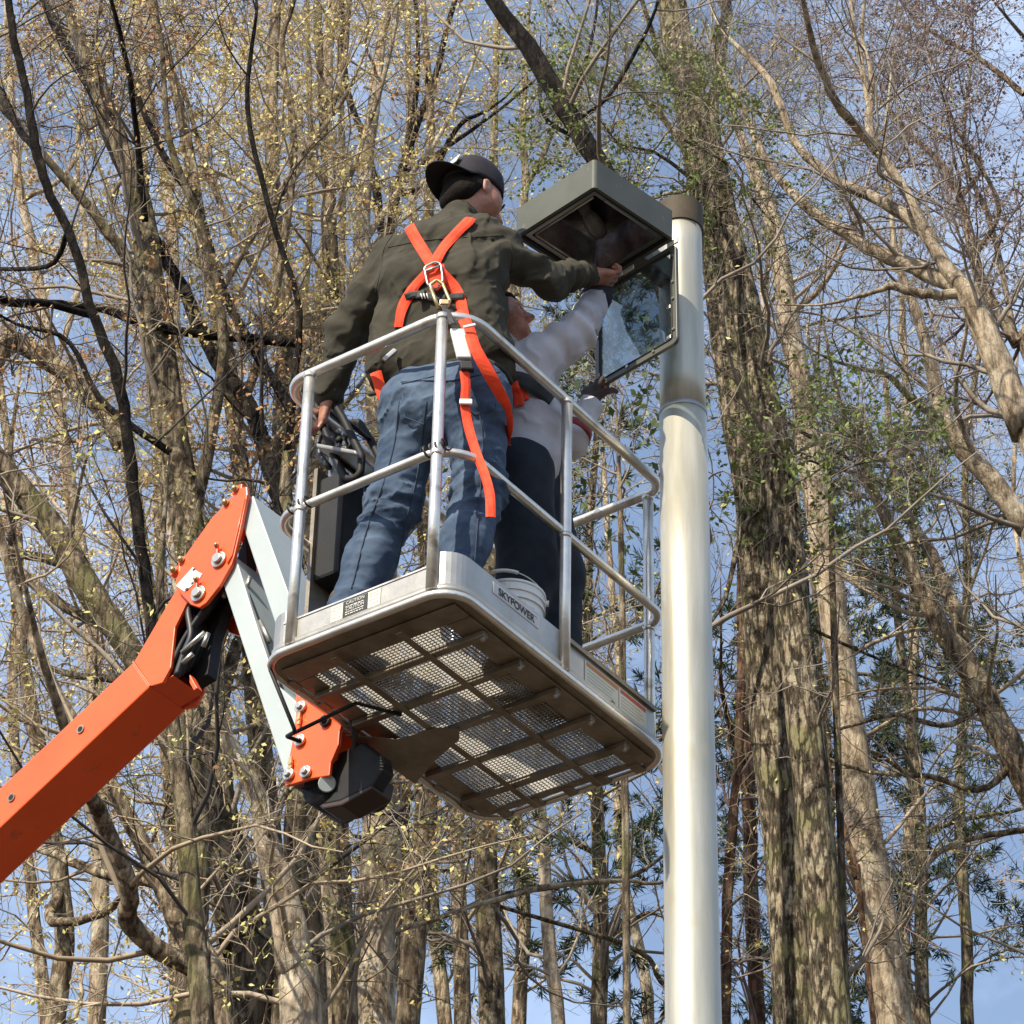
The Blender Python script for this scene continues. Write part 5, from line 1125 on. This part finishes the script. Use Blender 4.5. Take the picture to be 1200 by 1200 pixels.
T(17.8, [(330, 1240, 30), (345, 1000, 28), (350, 800, 25), (340, 650, 21)],
  [[(344, 720, 22), (340, 620, 22), (320, 560, 21), (290, 470, 19), (250, 420, 17), (215, 340, 15), (170, 260, 13), (130, 170, 12), (100, 90, 11), (60, 20, 9)], [(290, 470, 12), (265, 350, 11), (230, 240, 10), (190, 180, 8), (150, 80, 6)], [(310, 540, 10), (345, 450, 9), (350, 360, 8), (320, 260, 7), (290, 130, 6), (300, 20, 4)], [(240, 400, 12), (190, 385, 11), (120, 362, 10), (60, 355, 9), (0, 352, 9)], [(170, 260, 8), (160, 160, 7), (150, 80, 6), (130, 0, 5)]],
  'grey', 'dark leaning tree whose limbs cross the left thicket toward the top left corner', leaf='rust', lper=3, dens=1.2, twig='dark', l1=(1, 2.8), grow_top=False, limb_bark='dark')
T(18.5, [(335, 1230, 32), (318, 1000, 30), (300, 820, 26), (290, 640, 23), (278, 520, 22), (262, 400, 20), (240, 300, 17), (225, 200, 15), (205, 100, 13), (180, 20, 10)],
  [[(275, 500, 12), (310, 400, 11), (330, 300, 10), (345, 170, 8), (330, 60, 7), (345, 0, 5)], [(250, 350, 9), (300, 270, 8), (350, 190, 6), (400, 120, 5)]],
  'tan', 'tan trunk in the left thicket, directly behind the top of the orange knuckle', leaf='yellow', lper=3, dens=1.2)
T(19, [(372, 1230, 28), (365, 1050, 27), (350, 850, 25), (335, 640, 22), (330, 500, 21), (335, 380, 20), (322, 250, 18), (318, 120, 16), (325, 0, 12)],
  [[(330, 370, 9), (290, 300, 8), (250, 220, 7), (220, 120, 5)], [(322, 250, 9), (370, 170, 8), (400, 90, 7), (410, 0, 5)]],
  'tan', 'upright tan trunk covered in yellow buds, left of the olive-clad worker', leaf='yellow', lper=4, dens=1.3)
T(20, [(385, 1230, 26), (380, 1000, 25), (372, 760, 23), (368, 560, 20), (372, 400, 18), (385, 250, 16), (382, 120, 14), (390, 0, 11)], [[(380, 260, 8), (420, 180, 7), (450, 90, 6), (470, 0, 4)], [(375, 400, 10), (345, 330, 8), (300, 200, 6)]],
  'pale', 'pale upright trunk behind the left guard rail post and the worker\'s hanging arm', leaf='yellow', lper=4, dens=1.3)
T(22.5, [(450, 1230, 22), (450, 1000, 20), (448, 800, 18), (445, 500, 14), (452, 330, 12), (462, 240, 11), (480, 170, 10), (510, 90, 8), (530, 10, 6)],
  [[(455, 290, 12), (440, 220, 11), (425, 160, 9), (405, 90, 7), (400, 0, 6)], [(465, 235, 9), (500, 215, 8), (535, 150, 6), (570, 130, 4)], [(460, 250, 7), (485, 130, 7), (490, 50, 5), (486, -10, 5)], [(470, 200, 7), (520, 175, 6), (570, 140, 4), (620, 100, 3)]],
  'dark', 'dark slender branching tree directly above and left of the black cap', leaf='yellow', lper=3, dens=1.2, twig='tan')
T(19.5, [(-40, 560, 26), (0, 410, 24), (60, 425, 22), (110, 470, 22), (140, 520, 20), (160, 600, 18)][::-1], [], 'tan', 'tan limb-like trunk arching in from the left edge at mid height', leaf='rust', lper=1, dens=.9, grow_top=False)
T(20, [(60, 1230, 26), (75, 1100, 24), (60, 960, 20), (40, 850, 18), (25, 760, 15), (15, 640, 12)], [[(60, 980, 9), (90, 900, 8), (110, 830, 6)], [(0, 1060, 14), (60, 1080, 12), (120, 1070, 10), (150, 1040, 8)]],
  'tan', 'tan trunk in the bottom left corner under the orange boom', leaf='yellow', lper=3, dens=1.1)
T(23, [(110, 1230, 22), (118, 1000, 20), (112, 860, 20), (105, 720, 18), (80, 560, 16), (60, 420, 14), (40, 300, 12), (20, 200, 10), (10, 60, 8)], [[(60, 430, 8), (100, 300, 7), (90, 180, 6), (110, 40, 4)], [(30, 240, 7), (80, 200, 6), (130, 100, 4)]],
  'pale', 'pale thin trunk far left, half hidden behind the nearly black sinuous stem', leaf='rust', lper=4, dens=1.4)
T(24, [(265, 1230, 24), (262, 1050, 22), (258, 800, 20), (232, 600, 18), (205, 420, 16), (200, 250, 14), (175, 120, 12), (160, 0, 9)], [[(200, 260, 8), (250, 160, 7), (270, 50, 5)], [(215, 430, 8), (160, 300, 7), (110, 180, 5)]],
  'pale', 'pale thin trunk behind the biggest grey trunk left of the jib', leaf='yellow', lper=4, dens=1.5)
# ---- evergreens
T(30, [(700, 1260, 20), (705, 1100, 18), (700, 950, 16), (690, 800, 13), (690, 650, 10), (700, 500, 7)], [[(700, 900, 7), (740, 880, 6), (790, 860, 4)], [(700, 1000, 7), (650, 980, 5), (600, 985, 4)], [(705, 1090, 7), (760, 1070, 5), (800, 1090, 3)]],
  'grey', 'pine with dark needle tufts behind the right end of the platform', 'pine tree', leaf='pine', kind='pine', lper=7, lsize=.135, dens=4.2, l1=(1.5, 3.4), up=-.02)
T(33, [(1085, 1260, 18), (1080, 1100, 16), (1078, 950, 14), (1060, 800, 12), (1050, 700, 9)], [[(1080, 990, 7), (1130, 960, 6), (1190, 950, 4)], [(1078, 900, 6), (1020, 880, 5), (980, 890, 3)]],
  'grey', 'pine with green tufts low on the right side between the leaning trunks', 'pine tree', leaf='pine', kind='pine', lper=7, lsize=.135, dens=4.2, l1=(1.6, 3.6), up=-.02)
T(33, [(980, 1260, 16), (975, 1100, 14), (970, 900, 12), (960, 780, 10), (955, 700, 7)], [[(970, 800, 6), (1010, 790, 5), (1060, 800, 3)]],
  'grey', 'dark needled pine right behind the slender pale leaning tree', 'pine tree', leaf='pine', kind='pine', lper=7, lsize=.135, dens=3.2, l1=(1.2, 3), up=-.02)
T(31, [(470, 1260, 14), (470, 1100, 13), (475, 960, 11), (480, 850, 8)], [[(470, 1000, 6), (420, 980, 5), (380, 990, 3)], [(470, 1040, 5), (520, 1020, 4), (560, 1030, 3)]],
  'dark', 'small dark pine seen between the trunks below the rotator', 'pine tree', leaf='pine', kind='pine', lper=4, lsize=.12, dens=1.6, l1=(1, 2.4), up=-.02)
T(14, [(735, 1260, 10), (733, 1000, 9), (730, 800, 8), (728, 640, 7), (725, 540, 5), (722, 480, 3)], [], 'grey', 'broad-leaved evergreen behind the guard rail right of the second worker', leaf='holly', lsize=.05, lper=2, dens=3.2, yr=(470, 640), l1=(.4, .8), grow_top=False, tr0=0, l3n=5)
T(18, [(812, 620, 12), (815, 420, 11), (818, 300, 10), (815, 200, 8), (770, 130, 7), (740, 100, 4)], [[(812, 160, 5), (850, 190, 4), (880, 230, 3)], [(815, 215, 5), (770, 180, 4), (730, 170, 3)]], 'oak', 'fresh green vine-like tree clinging beside the top of the lamp post', leaf='green', lsize=.034, lper=5, dens=4.0, l1=(.5, 1.0), grow_top=False, yr=(85, 245))
T(18.6, [(978, 760, 8), (975, 640, 7), (972, 560, 6), (968, 520, 4)], [[(972, 560, 4), (1000, 545, 3), (1025, 540, 2)], [(972, 550, 4), (950, 540, 3), (930, 545, 2)]], 'grey', 'small green-leaved sapling top in front of the slender pale leaning tree', leaf='green', lsize=.042, lper=3, dens=3.4, yr=(500, 600), l1=(.3, .7), grow_top=False, up=0)
T(24, [(905, 900, 10), (900, 600, 9), (890, 420, 8), (900, 300, 6), (890, 200, 4)], [[(895, 420, 5), (950, 380, 4), (1020, 370, 3)]], 'grey', 'thin green-hazed tree between the thickest tree and the fanning limbs', leaf='green', lsize=.03, lper=1, dens=1.0, l1=(.8, 1.8), yr=(150, 620), grow_top=False)
# ---- further woods: slender trunks nothing tells apart
fx = [(-210, 27), (-120, 31), (1310, 27), (1390, 32), (-20, 26), (50, 31), (205, 33), (330, 32), (415, 33), (520, 31), (600, 34), (645, 29), (760, 33), (930, 36), (1060, 36), (1125, 33), (1230, 30)]
for x0, Y in fx:
    xx = x0+rng.uniform(-10, 10); ln = rng.uniform(-60, 40) if x0 > 250 else rng.uniform(-110, -20); w0 = rng.uniform(12, 20); pts = []
    top = 0 if x0 < 640 else rng.uniform(300, 620)
    for k in range(7):
        f_ = k/6; pts.append((xx+ln*f_+rng.uniform(-10, 10), 1260+(top-1260)*f_, w0*(1-.62*f_)))
    T(Y, pts, [], ['tan', 'grey', 'pale'][int(rng.integers(3))], 'slender trunk among the mass of thin trees further back in the wood', group='slender trees further back in the wood',
      leaf=('yellow' if x0 < 640 else 'olive') if rng.random() < .75 else 'rust', lper=(3 if x0 < 640 else 1), lsize=.05, dens=.9 if x0 < 640 else .7, l1=(1.2, 2.8), l3n=4)
